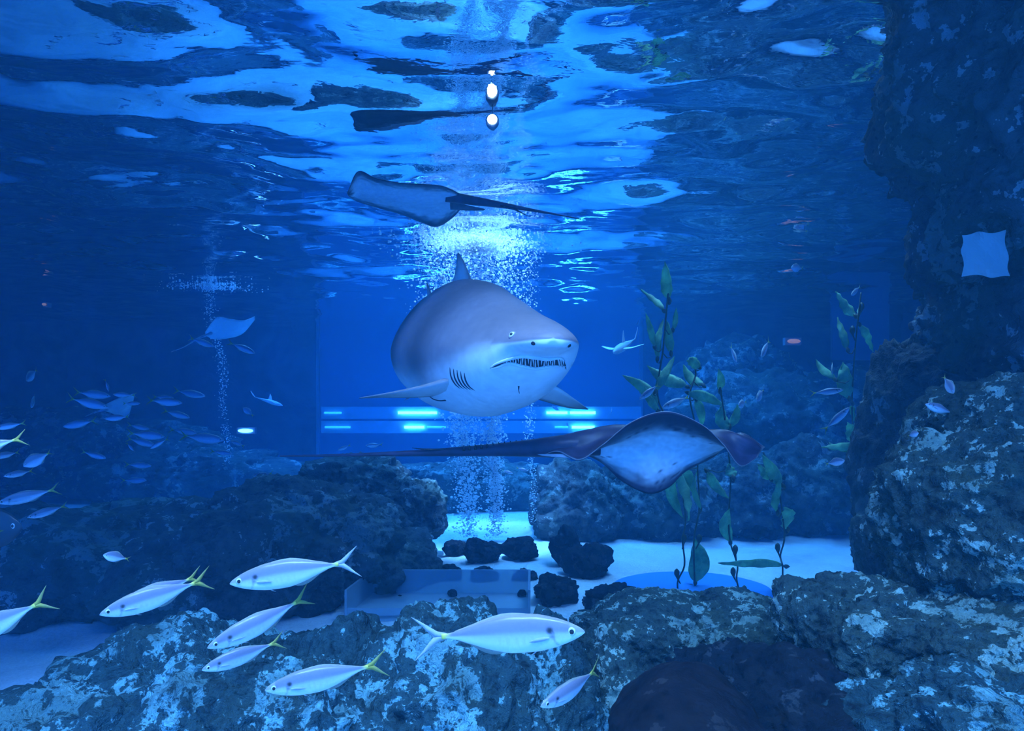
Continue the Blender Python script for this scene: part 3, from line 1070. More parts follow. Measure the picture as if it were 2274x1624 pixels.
# ------------------------------------------------------------------ rays
def ray_fish(name, label, rails, tail, tail_r, T, mat=None, seed=1, nu=60, nv=41, topc=(0.042, 0.034, 0.07), botc=(0.86, 0.88, 0.88), marg=0.24, margf=None, soft=0.045, cat='ray', spots=True, under=0.55):
    """rails: list over u of (near, centre, far) world points; closed thin body"""
    root = empty(name, sum((r[1] for r in rails), Vector()) / len(rails))
    tag(root, label, cat)
    Nn = cr([r[0] for r in rails], nu)
    Cc = cr([r[1] for r in rails], nu)
    Ff = cr([r[2] for r in rails], nu)
    G = np.zeros((nu, nv, 3))
    vs = np.linspace(-1, 1, nv)
    for i in range(nu):
        # cubic through near, centre, far with flattened middle
        G[i] = cr([Nn[i], (Nn[i] * 0.42 + Cc[i] * 0.58), Cc[i], (Ff[i] * 0.42 + Cc[i] * 0.58), Ff[i]], nv)
    du = np.gradient(G, axis=0)
    dv = np.gradient(G, axis=1)
    nr = np.cross(du, dv)
    nr /= np.linalg.norm(nr, axis=2)[:, :, None] + 1e-9
    if nr[nu // 2, nv // 2, 2] < 0:
        nr = -nr
    u = np.linspace(0, 1, nu)[:, None]
    vv = vs[None, :]
    body = np.exp(-(vv / 0.42)**2) * np.sin(np.clip(u, 0.02, 0.98) * math.pi)**0.6
    wing = (1 - np.abs(vv)**3) * np.sin(np.clip(u, 0.0, 1.0) * math.pi)**0.5
    th = T * (0.78 * body + 0.16 * wing) + T * 0.035
    Tp = G + nr * th[:, :, None]
    Bt = G - nr * (th * under)[:, :, None]
    V = np.vstack([Tp.reshape(-1, 3), Bt.reshape(-1, 3)])
    off = nu * nv
    Fc = grid_faces(nu, nv) + [tuple(reversed(q)) for q in grid_faces(nu, nv, off=off)]
    for i in range(nu - 1):
        Fc.append((i * nv, (i + 1) * nv, off + (i + 1) * nv, off + i * nv))
        Fc.append((i * nv + nv - 1, off + i * nv + nv - 1, off + (i + 1) * nv + nv - 1, (i + 1) * nv + nv - 1))
    for j in range(nv - 1):
        Fc.append((j, off + j, off + j + 1, j + 1))
        a = (nu - 1) * nv
        Fc.append((a + j, a + j + 1, off + a + j + 1, off + a + j))
    # colours
    q = np.stack([np.repeat(u, nv, 1).ravel() * 9, np.repeat(vv, nu, 0).ravel() * 6, np.zeros(nu * nv)], 1)
    nz = fbm(q * 2.2, 3, seed)
    edge = np.minimum(1 - np.abs(np.repeat(vv, nu, 0).ravel()), 4.5 * np.minimum(np.repeat(u, nv, 1).ravel(), 1 - np.repeat(u, nv, 1).ravel()))
    mg = np.where(np.repeat(vv, nu, 0).ravel() < 0, marg, marg if margf is None else margf)
    w = 1 / (1 + np.exp(-(edge - mg + 0.07 * nz) / soft))
    if spots:
        sp = fbm(q * np.array([7, 5, 1]), 2, seed + 9)
        w = w * (1 - 0.8 * ((sp > 0.75) & (edge < mg + 0.25)))
    topc, botc = np.array(topc), np.array(botc)
    ct = topc[None] * (1 + 0.25 * nz[:, None])
    cb = botc[None] * w[:, None] + (topc * 0.8)[None] * (1 - w)[:, None]
    rim = edge < 0.012
    ct[rim] = ct[rim] * 0.4 + 0.25
    o = mesh_obj('body', local(root, V), Fc, mat or M['ray'], root, colors=np.vstack([ct, cb]))
    fixnormals(o)
    tp = cr(tail, 60)
    tr_r = curve(np.linspace(0, 1, len(tail_r)), tail_r, np.linspace(0, 1, 60))
    v, f = tube_geo(tp, tr_r, 12)
    v = np.array([tuple(q) for q in v])
    ctl = np.tile(topc, (len(v), 1)) * (1 + 0.3 * fbm(v * 30, 2, seed))[:, None]
    o = mesh_obj('tail', local(root, v), f, mat or M['ray'], root, colors=ctl)
    fixnormals(o)
    return root


RY = [
    ((1205, 1012, 2.68), (1195, 1000, 2.72), (1210, 992, 2.76)),
    ((1240, 1004, 2.60), (1250, 992, 2.72), (1275, 1003, 2.84)),
    ((1287, 1023, 2.50), (1310, 988, 2.72), (1332, 1026, 2.95)),
    ((1340, 988, 2.42), (1370, 984, 2.72), (1382, 1070, 3.05)),
    ((1405, 937, 2.38), (1430, 990, 2.72), (1440, 1097, 3.10)),
    ((1482, 915, 2.36), (1490, 992, 2.72), (1485, 1083, 3.06)),
    ((1558, 944, 2.40), (1545, 994, 2.72), (1525, 1046, 2.98)),
    ((1605, 988, 2.46), (1600, 988, 2.70), (1590, 1012, 2.90)),
    ((1643, 1036, 2.55), (1650, 988, 2.66), (1640, 962, 2.80)),
    ((1682, 1016, 2.62), (1690, 1002, 2.66), (1698, 994, 2.70)),
]
ray_big = ray_fish('stingray', 'large dark stingray with white belly and long tail swimming right below the shark',
                   [tuple(at(q[0], q[1], 2.72 + (q[2] - 2.72) * (0.5 if q[2] < 2.72 else 0.22)) for q in r) for r in RY],
                   [at(1330, 985, 2.72), at(1240, 992, 2.72), at(1150, 997, 2.74), at(1000, 1004, 2.78), at(850, 1009, 2.82), at(720, 1012, 2.86), at(622, 1013, 2.9)],
                   [.05, .046, .036, .024, .014, .008, .005, .003], 0.085, seed=5, marg=0.42, margf=0.26, soft=0.06, under=0.2)
v, f = tube_geo([at(1020, 1000, 2.775), at(970, 999, 2.775), at(940, 998, 2.775), at(915, 995, 2.775)], [.006, .006, .005, .0015], 8, 0.7)
mesh_obj('tail_spine', local(ray_big, v), f, M['black'], ray_big)
for k in range(16):
    px = 1030 + k * 13
    bp_ = at(px, 991 - k * 1.35, 2.74)
    v, f = tube_geo([bp_ - Vector((0, 0, .02)), bp_ - Vector((0, 0, .004)), bp_ + Vector((-.003, 0, .003))], [.006, .003, .0005], 6)
    mesh_obj('thorn', local(ray_big, v), f, M['black'], ray_big)
# pelvic fin below the tail root
v, f, cl = foil([at(1270, 1008, 2.66), at(1230, 1008, 2.66), at(1192, 1009, 2.68)], [at(1280, 1020, 2.64), at(1240, 1016, 2.65), at(1205, 1013, 2.67)], 0.006, 10, 7,
                lambda u, x, upper: (0.36, 0.38, 0.42))
fixnormals(mesh_obj('pelvic_fin', local(ray_big, v), f, M['ray'], ray_big, colors=cl))

RU = [
    ((772, 428, 4.10), (772, 432, 4.15), (774, 436, 4.2)),
    ((795, 381, 3.92), (800, 420, 4.18), (792, 447, 4.40)),
    ((835, 396, 3.94), (845, 428, 4.18), (840, 462, 4.45)),
    ((890, 406, 3.96), (890, 434, 4.18), (892, 477, 4.50)),
    ((940, 409, 3.98), (935, 438, 4.18), (935, 494, 4.52)),
    ((980, 413, 4.02), (970, 438, 4.18), (970, 504, 4.50)),
    ((1005, 422, 4.08), (1000, 436, 4.18), (1005, 484, 4.42)),
    ((1020, 430, 4.15), (1020, 438, 4.2), (1030, 456, 4.3)),
]
ray_up = ray_fish('stingray', 'dark-edged stingray with pale belly gliding under the water surface, above the shark',
                  [tuple(at(*q) for q in r) for r in RU],
                  [at(990, 436, 4.18), at(1040, 444, 4.2), at(1110, 455, 4.2), at(1200, 470, 4.2), at(1290, 487, 4.2)],
                  [.035, .03, .02, .008, .003], 0.06, seed=8, marg=0.26, margf=0.24, spots=False)
v, f, cl = foil([at(1000, 445, 4.2), at(1040, 456, 4.2), at(1078, 464, 4.2)], [at(1000, 466, 4.3), at(1040, 468, 4.25), at(1074, 468, 4.22)], 0.006, 10, 7, lambda u, x, upper: (0.09, 0.085, 0.12))
fixnormals(mesh_obj('pelvic_fin', local(ray_up, v), f, M['ray'], ray_up, colors=cl))
v, f = tube_geo([at(1110, 456, 4.19), at(1145, 466, 4.18), at(1176, 482, 4.18)], [.008, .006, .001], 8)
mesh_obj('tail_spine', local(ray_up, v), f, M['black'], ray_up)

RP = [
    ((455, 738, 7.7), (456, 742, 7.75), (457, 746, 7.8)),
    ((480, 706, 7.5), (480, 730, 7.75), (476, 754, 7.9)),
    ((510, 708, 7.5), (508, 730, 7.75), (505, 752, 7.9)),
    ((540, 712, 7.55), (538, 726, 7.75), (538, 742, 7.9)),
    ((566, 703, 7.7), (566, 708, 7.75), (565, 712, 7.8)),
]
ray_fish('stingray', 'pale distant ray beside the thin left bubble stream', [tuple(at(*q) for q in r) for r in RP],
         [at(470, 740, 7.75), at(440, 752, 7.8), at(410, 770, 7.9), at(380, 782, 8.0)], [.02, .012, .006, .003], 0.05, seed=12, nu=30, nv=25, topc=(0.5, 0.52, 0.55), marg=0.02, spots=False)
RP = [
    ((222, 905, 5.6), (224, 908, 5.65), (226, 911, 5.7)),
    ((255, 888, 5.5), (252, 905, 5.65), (248, 918, 5.8)),
    ((275, 880, 5.5), (272, 905, 5.65), (272, 928, 5.8)),
    ((300, 874, 5.6), (296, 890, 5.65), (286, 925, 5.75)),
]
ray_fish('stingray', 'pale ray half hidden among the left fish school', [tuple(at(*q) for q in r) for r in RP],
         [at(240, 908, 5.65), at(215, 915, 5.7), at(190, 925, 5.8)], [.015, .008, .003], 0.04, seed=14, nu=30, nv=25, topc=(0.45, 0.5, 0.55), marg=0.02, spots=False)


# ------------------------------------------------------------------ small distant shark
def small_shark(label, nose, tailp, L):
    root = empty('small_shark', nose)
    tag(root, label, 'shark')
    ax = (tailp - nose).normalized()
    sd = ax.cross(Vector((0, 0, 1))).normalized()
    upv = sd.cross(ax)
    n, mm = 30, 20
    V, C = [], []
    for i in range(n):
        t = i / (n - 1)
        w = L * float(curve([0, .04, .15, .35, .6, .85, 1], [.004, .03, .07, .085, .06, .02, .01], t))
        for j in range(mm):
            a = 2 * math.pi * j / mm
            V.append(ax * (t * L) + sd * w * math.cos(a) + upv * w * 0.9 * math.sin(a))
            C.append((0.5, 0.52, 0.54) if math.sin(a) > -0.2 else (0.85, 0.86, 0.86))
    Fc = grid_faces(n, mm, True) + [tuple(range(mm)), tuple((n - 1) * mm + j for j in range(mm))]
    fixnormals(mesh_obj('body', V, Fc, M['shark'], root, colors=C))
    cf = lambda u, x, upper: (0.7, 0.72, 0.74)

    def fin(name, LE, TE):
        v, f, c_ = foil(LE, TE, L * 0.012, 10, 7, cf)
        fixnormals(mesh_obj(name, v, f, M['shark'], root, colors=c_))
    b = ax * L * .4 + upv * L * .07
    fin('dorsal_fin', [b, b + ax * L * .06 + upv * L * .12, b + ax * L * .12 + upv * L * .2], [b + ax * L * .14, b + ax * L * .13 + upv * L * .1, b + ax * L * .14 + upv * L * .19])
    for s in (-1, 1):
        b = ax * L * .22 + sd * s * L * .06
        fin('pectoral_fin', [b, b + sd * s * L * .16 + ax * L * .06, b + sd * s * L * .34 + ax * L * .18 + upv * L * .03],
            [b + ax * L * .14, b + sd * s * L * .14 + ax * L * .17, b + sd * s * L * .33 + ax * L * .21 + upv * L * .03])
    b = ax * L * .95
    fin('caudal_fin', [b, b + ax * L * .1 + upv * L * .08, b + ax * L * .22 + upv * L * .18], [b + ax * L * .06, b + ax * L * .14 + upv * L * .05, b + ax * L * .23 + upv * L * .15])
    return root


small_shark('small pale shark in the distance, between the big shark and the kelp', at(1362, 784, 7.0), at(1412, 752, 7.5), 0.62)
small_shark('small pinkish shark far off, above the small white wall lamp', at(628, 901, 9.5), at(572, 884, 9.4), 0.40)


# ------------------------------------------------------------------ jacks and other fish
def fish_meshes(kind, bend=0.0, detail=True):
    n, mm = (84, 48) if detail else (22, 14)
    t = np.linspace(0, 1, n)**1.1
    if kind == 'jack':
        hx = [0, .02, .06, .13, .22, .35, .5, .65, .8, .9, .96, 1.0]
        ht = [.004, .022, .042, .070, .094, .115, .118, .096, .056, .028, .018, .018]
        hb = [.004, .020, .042, .072, .100, .124, .130, .106, .060, .028, .018, .018]
        thk, tail = 0.55, (1.20, .145)
    else:   # rounder, deeper fish
        hx = [0, .03, .1, .2, .35, .5, .65, .8, .9, 1.0]
        ht = [.01, .06, .12, .19, .24, .235, .19, .10, .05, .04]
        hb = [.01, .05, .11, .18, .235, .24, .19, .10, .05, .04]
        thk, tail = 0.35, (1.2, .15)
    T_, B_ = curve(hx, ht, t), curve(hx, hb, t)
    V, C = [], []
    for i in range(n):
        for j in range(mm):
            a = 2 * math.pi * j / mm
            sa, ca = math.sin(a), math.cos(a)
            z = T_[i] * sa if sa >= 0 else B_[i] * sa
            y = thk * (T_[i] + B_[i]) / 2 * np.sign(ca) * abs(ca)**0.9
            if kind == 'jack' and t[i] > 0.82:
                y = max(abs(y), 0.010 * (1 - abs(sa))) * np.sign(ca)
            x = t[i]
            V.append((x, y + bend * (x - 0.35)**2, z))
            h = z / (T_[i] if z >= 0 else B_[i])
            # back lavender grey, bright flank, white belly
            w = 1 / (1 + math.exp(-(h - 0.12 + 0.25 * max(0, x - .45)) / 0.07))
            back = np.array([0.22, 0.21, 0.27])
            flank = np.array([0.50, 0.58, 0.70])
            belly = np.array([0.88, 0.90, 0.90])
            wb_ = 1 / (1 + math.exp(-(h + 0.35) / 0.12))
            c = belly * (1 - wb_) + flank * wb_
            c = c * (1 - w) + back * w
            if sa > 0.93:
                c = c * 0.6 + np.array([0.42, 0.40, 0.22]) * 0.4
            if x < 0.1:
                c = c * 0.75 + np.array([0.6, 0.62, 0.6]) * 0.25
            if detail and kind == 'jack':
                d1 = ((x - 0.238) / 0.024)**2 + ((z - 0.026) / 0.022)**2
                d3 = ((x - 0.225) / 0.02)**2 + ((z + 0.012) / 0.014)**2
                c = c * (1 - 0.97 * math.exp(-d1**2)) * (1 - 0.6 * math.exp(-d3))
                d2 = abs(x - (0.215 - 1.2 * (z + 0.01)**2 * 6))
                if -0.075 < z < 0.015:
                    c = c * (1 - 0.45 * math.exp(-(d2 / 0.008)**2))
                if 0.3 < x < 0.6 and -0.06 < z < 0.0:
                    c = c * (1 - 0.08 * (math.sin(x * 110) > 0.3))
            if x > 0.93:
                k = min(1, (x - 0.93) / 0.05)
                c = c * (1 - k) + np.array([0.75, 0.68, 0.12]) * k
            V_ = None
            C.append(c)
    Fc = grid_faces(n, mm, True) + [tuple(range(mm)), tuple((n - 1) * mm + j for j in range(mm))]
    out_ = {}

    def mk(nm, v, f, mat, col=None):
        o = mesh_obj(nm, v, f, mat, colors=col)
        fixnormals(o)
        me_ = o.data
        bpy.data.objects.remove(o)
        return me_
    out_['body'] = mk('body', V, Fc, M['fish'], C)
    yb = lambda x: bend * (x - 0.35)**2
    tx, th_ = tail
    # forked tail fin, one lobe each side joined at the root
    v = []
    pr = [(0.965, .02), (1.03, .035), (1.10, .082), (1.16, .12), (tx, th_)]
    pin = [(0.99, 0), (1.055, 0), (1.095, .036), (1.14, .085), (tx - .004, th_ - .008)]
    f = []
    for s in (1, -1):
        o0 = len(v)
        for (xa, za), (xb, zb) in zip(pr, pin):
            for th2 in (0.004, -0.004):
                k = (1.2 - xa) / 0.25 + 0.15
                v.append((xa, yb(xa) + th2 * k * .6, s * za))
                v.append((xb, yb(xb) + th2 * k, s * zb))
        for i in range(4):
            a = o0 + 4 * i
            f += [(a, a + 1, a + 5, a + 4), (a + 2, a + 6, a + 7, a + 3), (a, a + 4, a + 6, a + 2), (a + 1, a + 3, a + 7, a + 5)]
        a = o0 + 16
        f += [(a, a + 1, a + 3, a + 2)]
    yel = (0.62, 0.58, 0.12)
    cc = [yel if (q[0] < 1.09) else (0.46, 0.47, 0.16) for q in v]
    out_['tail_fin'] = mk('tail_fin', v, f, M['fin'], cc)

    def strip(nm, x0, x1, base, hh, sgn, sw=0.03):
        v, f = [], []
        kk = 9
        for i in range(kk):
            s = i / (kk - 1)
            x = x0 + (x1 - x0) * s
            zb = float(curve(hx, base, x)) - 0.006
            h_ = hh * (math.sin(math.pi * min(1, s * 1.15 + 0.12)) * (1 - 0.6 * s) + 0.08)
            for th2 in (0.003, -0.003):
                v += [(x, yb(x) + th2, sgn * zb), (x + sw, yb(x) + th2 * .3, sgn * (zb + h_))]
        for i in range(kk - 1):
            a = 4 * i
            f += [(a, a + 1, a + 5, a + 4), (a + 2, a + 6, a + 7, a + 3), (a + 1, a + 3, a + 7, a + 5)]
        return mk(nm, v, f, M['fin'], [(0.5, 0.5, 0.42)] * len(v))
    out_['dorsal_fin'] = strip('dorsal_fin', .34, .88, ht, .018 if kind == 'jack' else .05, 1)
    out_['anal_fin'] = strip('anal_fin', .56, .86, hb, .035 if kind == 'jack' else .05, -1)
    if detail:
        w25 = thk * float(curve(hx, ht, .25) + curve(hx, hb, .25)) / 2
        for s, nm in ((1, 'pa'), (-1, 'pb')):
            v, f = [], []
            for i in range(8):
                q = i / 7
                x = .245 + .14 * q
                z0 = -.018 - .02 * q
                hw = .014 * math.sin(math.pi * min(1, q * .85 + .12))
                y0 = s * (w25 + .004 + .012 * q) + yb(x)
                v += [(x, y0, z0 + hw), (x, y0, z0 - hw), (x, y0 - s * .002, z0 + hw), (x, y0 - s * .002, z0 - hw)]
            for i in range(7):
                a = 4 * i
                f += [(a, a + 1, a + 5, a + 4), (a + 2, a + 6, a + 7, a + 3), (a, a + 4, a + 6, a + 2), (a + 1, a + 3, a + 7, a + 5)]
            out_['pectoral_fin' + nm] = mk('pectoral_fin', v, f, M['fin'], [(0.62, 0.66, 0.68)] * len(v))
            hz = float(curve(hx, ht, .35))
        # pelvic fins
        v, f = tube_geo([(.33, 0, -.105), (.36, 0, -.135), (.39, 0, -.150)], [.012, .008, .002], 6, 0.5)
        out_['pelvic_fin'] = mk('pelvic_fin', v, f, M['fin'], [(0.62, 0.66, 0.68)] * len(v))
    ex = 0.088 if kind == 'jack' else 0.12
    ez = .012 if kind == 'jack' else .03
    ew = thk * float(curve(hx, ht, ex) + curve(hx, hb, ex)) / 2
    er = .027 if kind == 'jack' else .035
    for s, nm in ((1, 'a'), (-1, 'b')):
        v, f = sphere_geo((ex, s * ew * .93 + yb(ex), ez), (er, er * .35, er), 16, 10)
        out_['eye' + nm] = mk('eye', v, f, M['eye'])
        v, f = sphere_geo((ex, s * (ew * .93 + er * .22) + yb(ex), ez), (er * .62, er * .22, er * .62), 14, 8)
        out_['pupil' + nm] = mk('pupil', v, f, M['black'])
    return out_


FM = {('jack', 1): fish_meshes('jack', 0.0, True), ('jackl', 1): fish_meshes('jack', 0.12, True), ('jackr', 1): fish_meshes('jack', -0.12, True),
      ('jack', 0): fish_meshes('jack', 0.0, False), ('jackl', 0): fish_meshes('jack', 0.25, False), ('jackr', 0): fish_meshes('jack', -0.25, False),
      ('round', 1): fish_meshes('round', 0.0, True), ('round', 0): fish_meshes('round', 0.0, False)}


for kk in ('jackl', 'jackr'):
    d_ = dict(FM[(kk, 1)])
    me_ = d_['tail_fin'].copy()
    me_.name = 'tail_fin'
    n_ = len(me_.vertices)
    me_.color_attributes['Col'].data.foreach_set('color', np.tile([0.62, 0.66, 0.66, 1.0], n_).astype(np.float32))
    d_['tail_fin'] = me_
    FM[(kk + 'p', 1)] = d_


d_ = dict(FM[('round', 1)])
for kk, cc_ in (('body', (0.03, 0.035, 0.045)), ('tail_fin', (0.05, 0.05, 0.04)), ('dorsal_fin', (0.10, 0.10, 0.03)), ('anal_fin', (0.12, 0.12, 0.03)),
                ('pectoral_finpa', (0.28, 0.27, 0.06)), ('pectoral_finpb', (0.28, 0.27, 0.06)), ('pelvic_fin', (0.28, 0.27, 0.06))):
    me_ = d_[kk].copy()
    me_.name = d_[kk].name.split('.')[0]
    me_.color_attributes['Col'].data.foreach_set('color', np.tile([*cc_, 1.0], len(me_.vertices)).astype(np.float32))
    d_[kk] = me_
FM[('dark', 1)] = d_


def fish(label, nose, tail, kind='jack', detail=1, roll=0.0, name='jack_fish', group=None, cat='fish', wide=1.0, hgt=1.0):
    a, b = at(*nose), at(*tail)
    ax = b - a
    L = ax.length
    ax.normalize()
    sd = Vector((0, 0, 1)).cross(ax).normalized()
    upv = ax.cross(sd).normalized()
    Rr = Matrix.Rotation(roll, 3, ax)
    sd, upv = Rr @ sd, Rr @ upv
    mtx = Matrix(((ax.x * L, sd.x * L * wide, upv.x * L * hgt, a.x), (ax.y * L, sd.y * L * wide, upv.y * L * hgt, a.y), (ax.z * L, sd.z * L * wide, upv.z * L * hgt, a.z), (0, 0, 0, 1)))
    root = empty(name)
    root.matrix_world = mtx
    tag(root, label, cat, group)
    meshes = FM[(kind, detail)]
    eyes = {}
    for k, me_ in meshes.items():
        base = me_.name.split('.')[0]
        o = bpy.data.objects.new(base, me_)
        COL.objects.link(o)
        if k.startswith('pupil'):
            o.parent = eyes[k[-1]]
        else:
            o.parent = root
            if k.startswith('eye'):
                eyes[k[-1]] = o
    return root


G1 = 'silver jacks in the foreground'
fish('large silver jack heading right in front of the centre rock mound', (1299, 1402, 1.32), (985, 1408, 1.36), 'jacklp', 1, -0.05, group=G1, hgt=1.1)
fish('silver jack with clear tail, topmost of the foreground group at left', (511, 1296, 1.55), (752, 1250, 1.60), 'jackrp', 1, 0.05, group=G1, hgt=1.08)
fish('silver jack with yellow tail, leftmost whole one of the foreground group', (221, 1366, 1.50), (432, 1296, 1.60), 'jack', 1, 0.12, group=G1, hgt=1.1)
fish('silver jack almost hidden behind the leftmost whole one', (262, 1345, 1.72), (420, 1287, 1.82), 'jack', 1, 0.1, group=G1, hgt=1.1)
fish('steeply tilted silver jack with yellow tail above the pale rock crust', (461, 1441, 1.50), (660, 1342, 1.60), 'jackl', 1, 0.15, group=G1, hgt=1.05)
fish('smaller silver jack directly under the steeply tilted one', (448, 1489, 1.66), (604, 1431, 1.75), 'jack', 1, 0.1, group=G1, hgt=1.1)
fish('silver jack lowest of the left foreground group', (588, 1534, 1.46), (818, 1481, 1.52), 'jack', 1, 0.05, group=G1, hgt=1.05)
fish('small silver jack nosing down near the bottom edge, right of centre', (1202, 1571, 1.55), (1320, 1499, 1.68), 'jackl', 1, 0.1, group=G1, hgt=1.05)
fish('silver jack cut off by the left edge, olive tail showing', (-130, 1440, 1.52), (78, 1345, 1.56), 'jack', 1, 0.1, group=G1, hgt=1.1)
fish('jack cut off by the left edge with bright yellow tail', (-110, 1010, 1.7), (30, 978, 1.74), 'jackl', 1, 0.0, group=G1, hgt=1.1)

fish('small round silver fish above the leftmost whole jack', (229, 1233, 2.4), (280, 1241, 2.45), 'round', 1, 0.0, 'round_fish')
fish('round pale fish facing right beside the big boulder', (1876, 1023, 3.0), (1838, 1030, 3.05), 'round', 1, 0.0, 'round_fish')
fish('slim silver fish facing right in front of the right kelp', (1873, 866, 4.2), (1810, 873, 4.25), 'jack', 1, 0.0, 'small_fish')
fish('dull fish slanting up through the right kelp, yellow tail low', (1887, 905, 4.3), (1836, 950, 4.35), 'jack', 1, 0.0, 'small_fish')
fish('bright blue-white fish with yellow tail before the right rocks', (2118, 874, 2.35), (2098, 840, 2.4), 'round', 1, 0.2, 'round_fish', wide=1.4)
fish('dull silver fish facing left above the big right boulder', (2055, 898, 2.35), (2112, 916, 2.4), 'jack', 1, 0.0, 'small_fish')
fish('pale fish nosing down inside the upper right kelp', (1848, 832, 4.6), (1848, 806, 4.65), 'round', 0, 0.0, 'round_fish')
fish('small silver fish nosing down right of the wide red lamp', (1690, 794, 5.5), (1706, 760, 5.6), 'jack', 0, 0.0, 'small_fish', hgt=1.4)
fish('small silver fish diving left of the wide red lamp', (1636, 806, 5.5), (1624, 772, 5.6), 'jack', 0, 0.0, 'small_fish', hgt=1.3)
fish('small deep-bodied fish above the right wing of the large ray', (1680, 890, 5.2), (1694, 868, 5.3), 'round', 0, 0.0, 'round_fish')
fish('silver fish slanting down across the left kelp blades', (1420, 887, 4.2), (1458, 858, 4.25), 'jack', 1, 0.0, 'small_fish', hgt=1.1)
fish('long silver fish behind the kelp just over the ray hump', (1470, 906, 4.9), (1524, 884, 4.95), 'jack', 1, 0.0, 'small_fish', hgt=1.1)
fish('tiny pale fish above the lit opening at right', (1890, 656, 5.5), (1908, 639, 5.6), 'jack', 0, 0.0, 'small_fish')
fish('tiny pale fish high up above the distant right rock slope', (1757, 595, 6.5), (1780, 596, 6.6), 'round', 0, 0.0, 'small_fish')
fish('tiny blue-white fish right of the kelp, over the ray', (1640, 902, 5.2), (1655, 893, 5.3), 'round', 0, 0.0, 'small_fish')
fish('tiny fish hovering in the middle of the kelp', (1502, 862, 5.0), (1488, 850, 5.05), 'jack', 0, 0.0, 'small_fish', hgt=1.2)
fish('blurred pale fish low against the right rocks', (2040, 962, 2.35), (2018, 968, 2.4), 'round', 0, 0.0, 'round_fish')
fish('small dark fish silhouetted on the right upper lamp tubes', (1226, 902, 9.0), (1242, 912, 9.05), 'jack', 0, 0.0, 'small_fish', hgt=1.3)
fish('small dark fish silhouetted on the right lower lamp tubes', (1257, 938, 9.0), (1263, 948, 9.05), 'jack', 0, 0.0, 'small_fish', hgt=1.4)
fish('tiny dark fish between the lamp rows and the kelp', (1359, 906, 8.0), (1356, 919, 8.05), 'jack', 0, 0.0, 'small_fish', hgt=1.4)

SG = 'small fish schooling at left'
school = [
    ((240, 905, 4.6), (163, 887, 4.6), 'jack', 'dark-backed school fish with its nose on the half hidden pale ray'),
    ((246, 880, 4.9), (176, 872, 4.9), 'jack', 'pale school fish just above the dark-backed one by the half hidden ray'),
    ((250, 876, 4.8), (292, 878, 4.8), 'jackl', 'bright school fish on the top edge of the half hidden ray'),
    ((312, 896, 4.9), (278, 896, 4.9), 'jack', 'thin bright school fish right of the half hidden ray'),
    ((405, 895, 4.8), (338, 890, 4.8), 'jack', 'dark-backed school fish with yellow tail left of the bubble stream'),
    ((386, 884, 5.6), (346, 882, 5.6), 'jack', 'faint bright school fish directly above the yellow-tailed one'),
    ((232, 930, 4.6), (284, 926, 4.6), 'jackr', 'dark-backed school fish under the half hidden ray, facing left'),
    ((140, 948, 4.6), (204, 936, 4.6), 'jack', 'dim school fish left of centre of the school, facing left'),
    ((332, 953, 5.0), (290, 945, 5.0), 'jack', 'small school fish right of the one facing left under the ray'),
    ((366, 970, 4.8), (294, 963, 4.8), 'jack', 'long school fish, upper of the tight stack of three'),
    ((346, 990, 4.8), (290, 976, 4.8), 'jack', 'long school fish, lower of the tight stack of three'),
    ((333, 997, 4.4), (366, 977, 4.4), 'jackl', 'bright curved school fish crossing the tight stack of three'),
    ((298, 1002, 4.8), (283, 986, 4.8), 'jack', 'small school fish diving at the left of the tight stack'),
    ((236, 1018, 4.8), (188, 1005, 4.8), 'jack', 'dim school fish low in the middle of the school'),
    ((336, 1035, 5.0), (285, 1032, 5.0), 'jack', 'dim school fish above the lowest right one'),
    ((326, 1067, 5.0), (276, 1067, 5.0), 'jack', 'pale school fish, lowest right of the school'),
    ((52, 1036, 3.2), (106, 1008, 3.25), 'round', 'large pale deep-bodied fish at the left edge of the school'),
    ((-6, 1118, 3.0), (112, 1090, 3.1), 'jack', 'long blue fish with green tail near the left edge'),
    ((60, 1150, 3.3), (138, 1126, 3.4), 'jack', 'dim fish with green tail below the long blue one'),
    ((58, 846, 4.6), (79, 824, 4.7), 'round', 'pale fish nosing down, upper of two near the left edge'),
    ((70, 904, 4.6), (76, 881, 4.7), 'round', 'pale fish nosing down, lower of two near the left edge'),
    ((-14, 952, 3.4), (48, 941, 3.45), 'jack', 'blue fish behind the bright yellow tail at the left edge'),
    ((-20, 1016, 3.0), (38, 1006, 3.1), 'jackl', 'blurred fish between the yellow tail and the deep-bodied fish'),
    ((8, 1058, 3.2), (66, 1047, 3.3), 'jack', 'dim fish just under the deep-bodied fish at the left edge'),
    ((242, 870, 5.6), (236, 846, 5.6), 'jackl', 'thin upright fish above the school'),
    ((476, 770, 6.0), (428, 753, 6.0), 'jack', 'dark fish heading right under the pale distant ray'),
    ((567, 785, 6.2), (518, 764, 6.2), 'jackl', 'dim fish heading right, right of the dark one below the distant ray'),
    ((422, 928, 5.2), (370, 914, 5.2), 'jack', 'pale school fish below the yellow-tailed one by the bubble stream'),
    ((438, 962, 5.2), (384, 955, 5.2), 'jack', 'thin school fish left of the bubble stream foot, upper of two'),
    ((498, 978, 5.0), (414, 969, 5.0), 'jack', 'bright-sided school fish crossing the bubble stream'),
    ((512, 979, 5.4), (540, 990, 5.4), 'jackr', 'small school fish meeting the bright-sided one nose to nose'),
    ((516, 1008, 5.4), (474, 1003, 5.4), 'jack', 'lowest school fish at the bubble stream'),
    ((540, 906, 6.5), (560, 922, 6.5), 'round', 'faint round fish left of the pinkish shark'),
    ((456, 880, 6.4), (396, 869, 6.4), 'jack', 'faint long fish passing the bubble stream over the school'),
]
for k, (a, b, kd, lab) in enumerate(school):
    fish(lab, a, b, kd, 1 if a[2] < 3.5 else 0, random.uniform(-.15, .15), 'school_fish', SG, hgt=1.1)
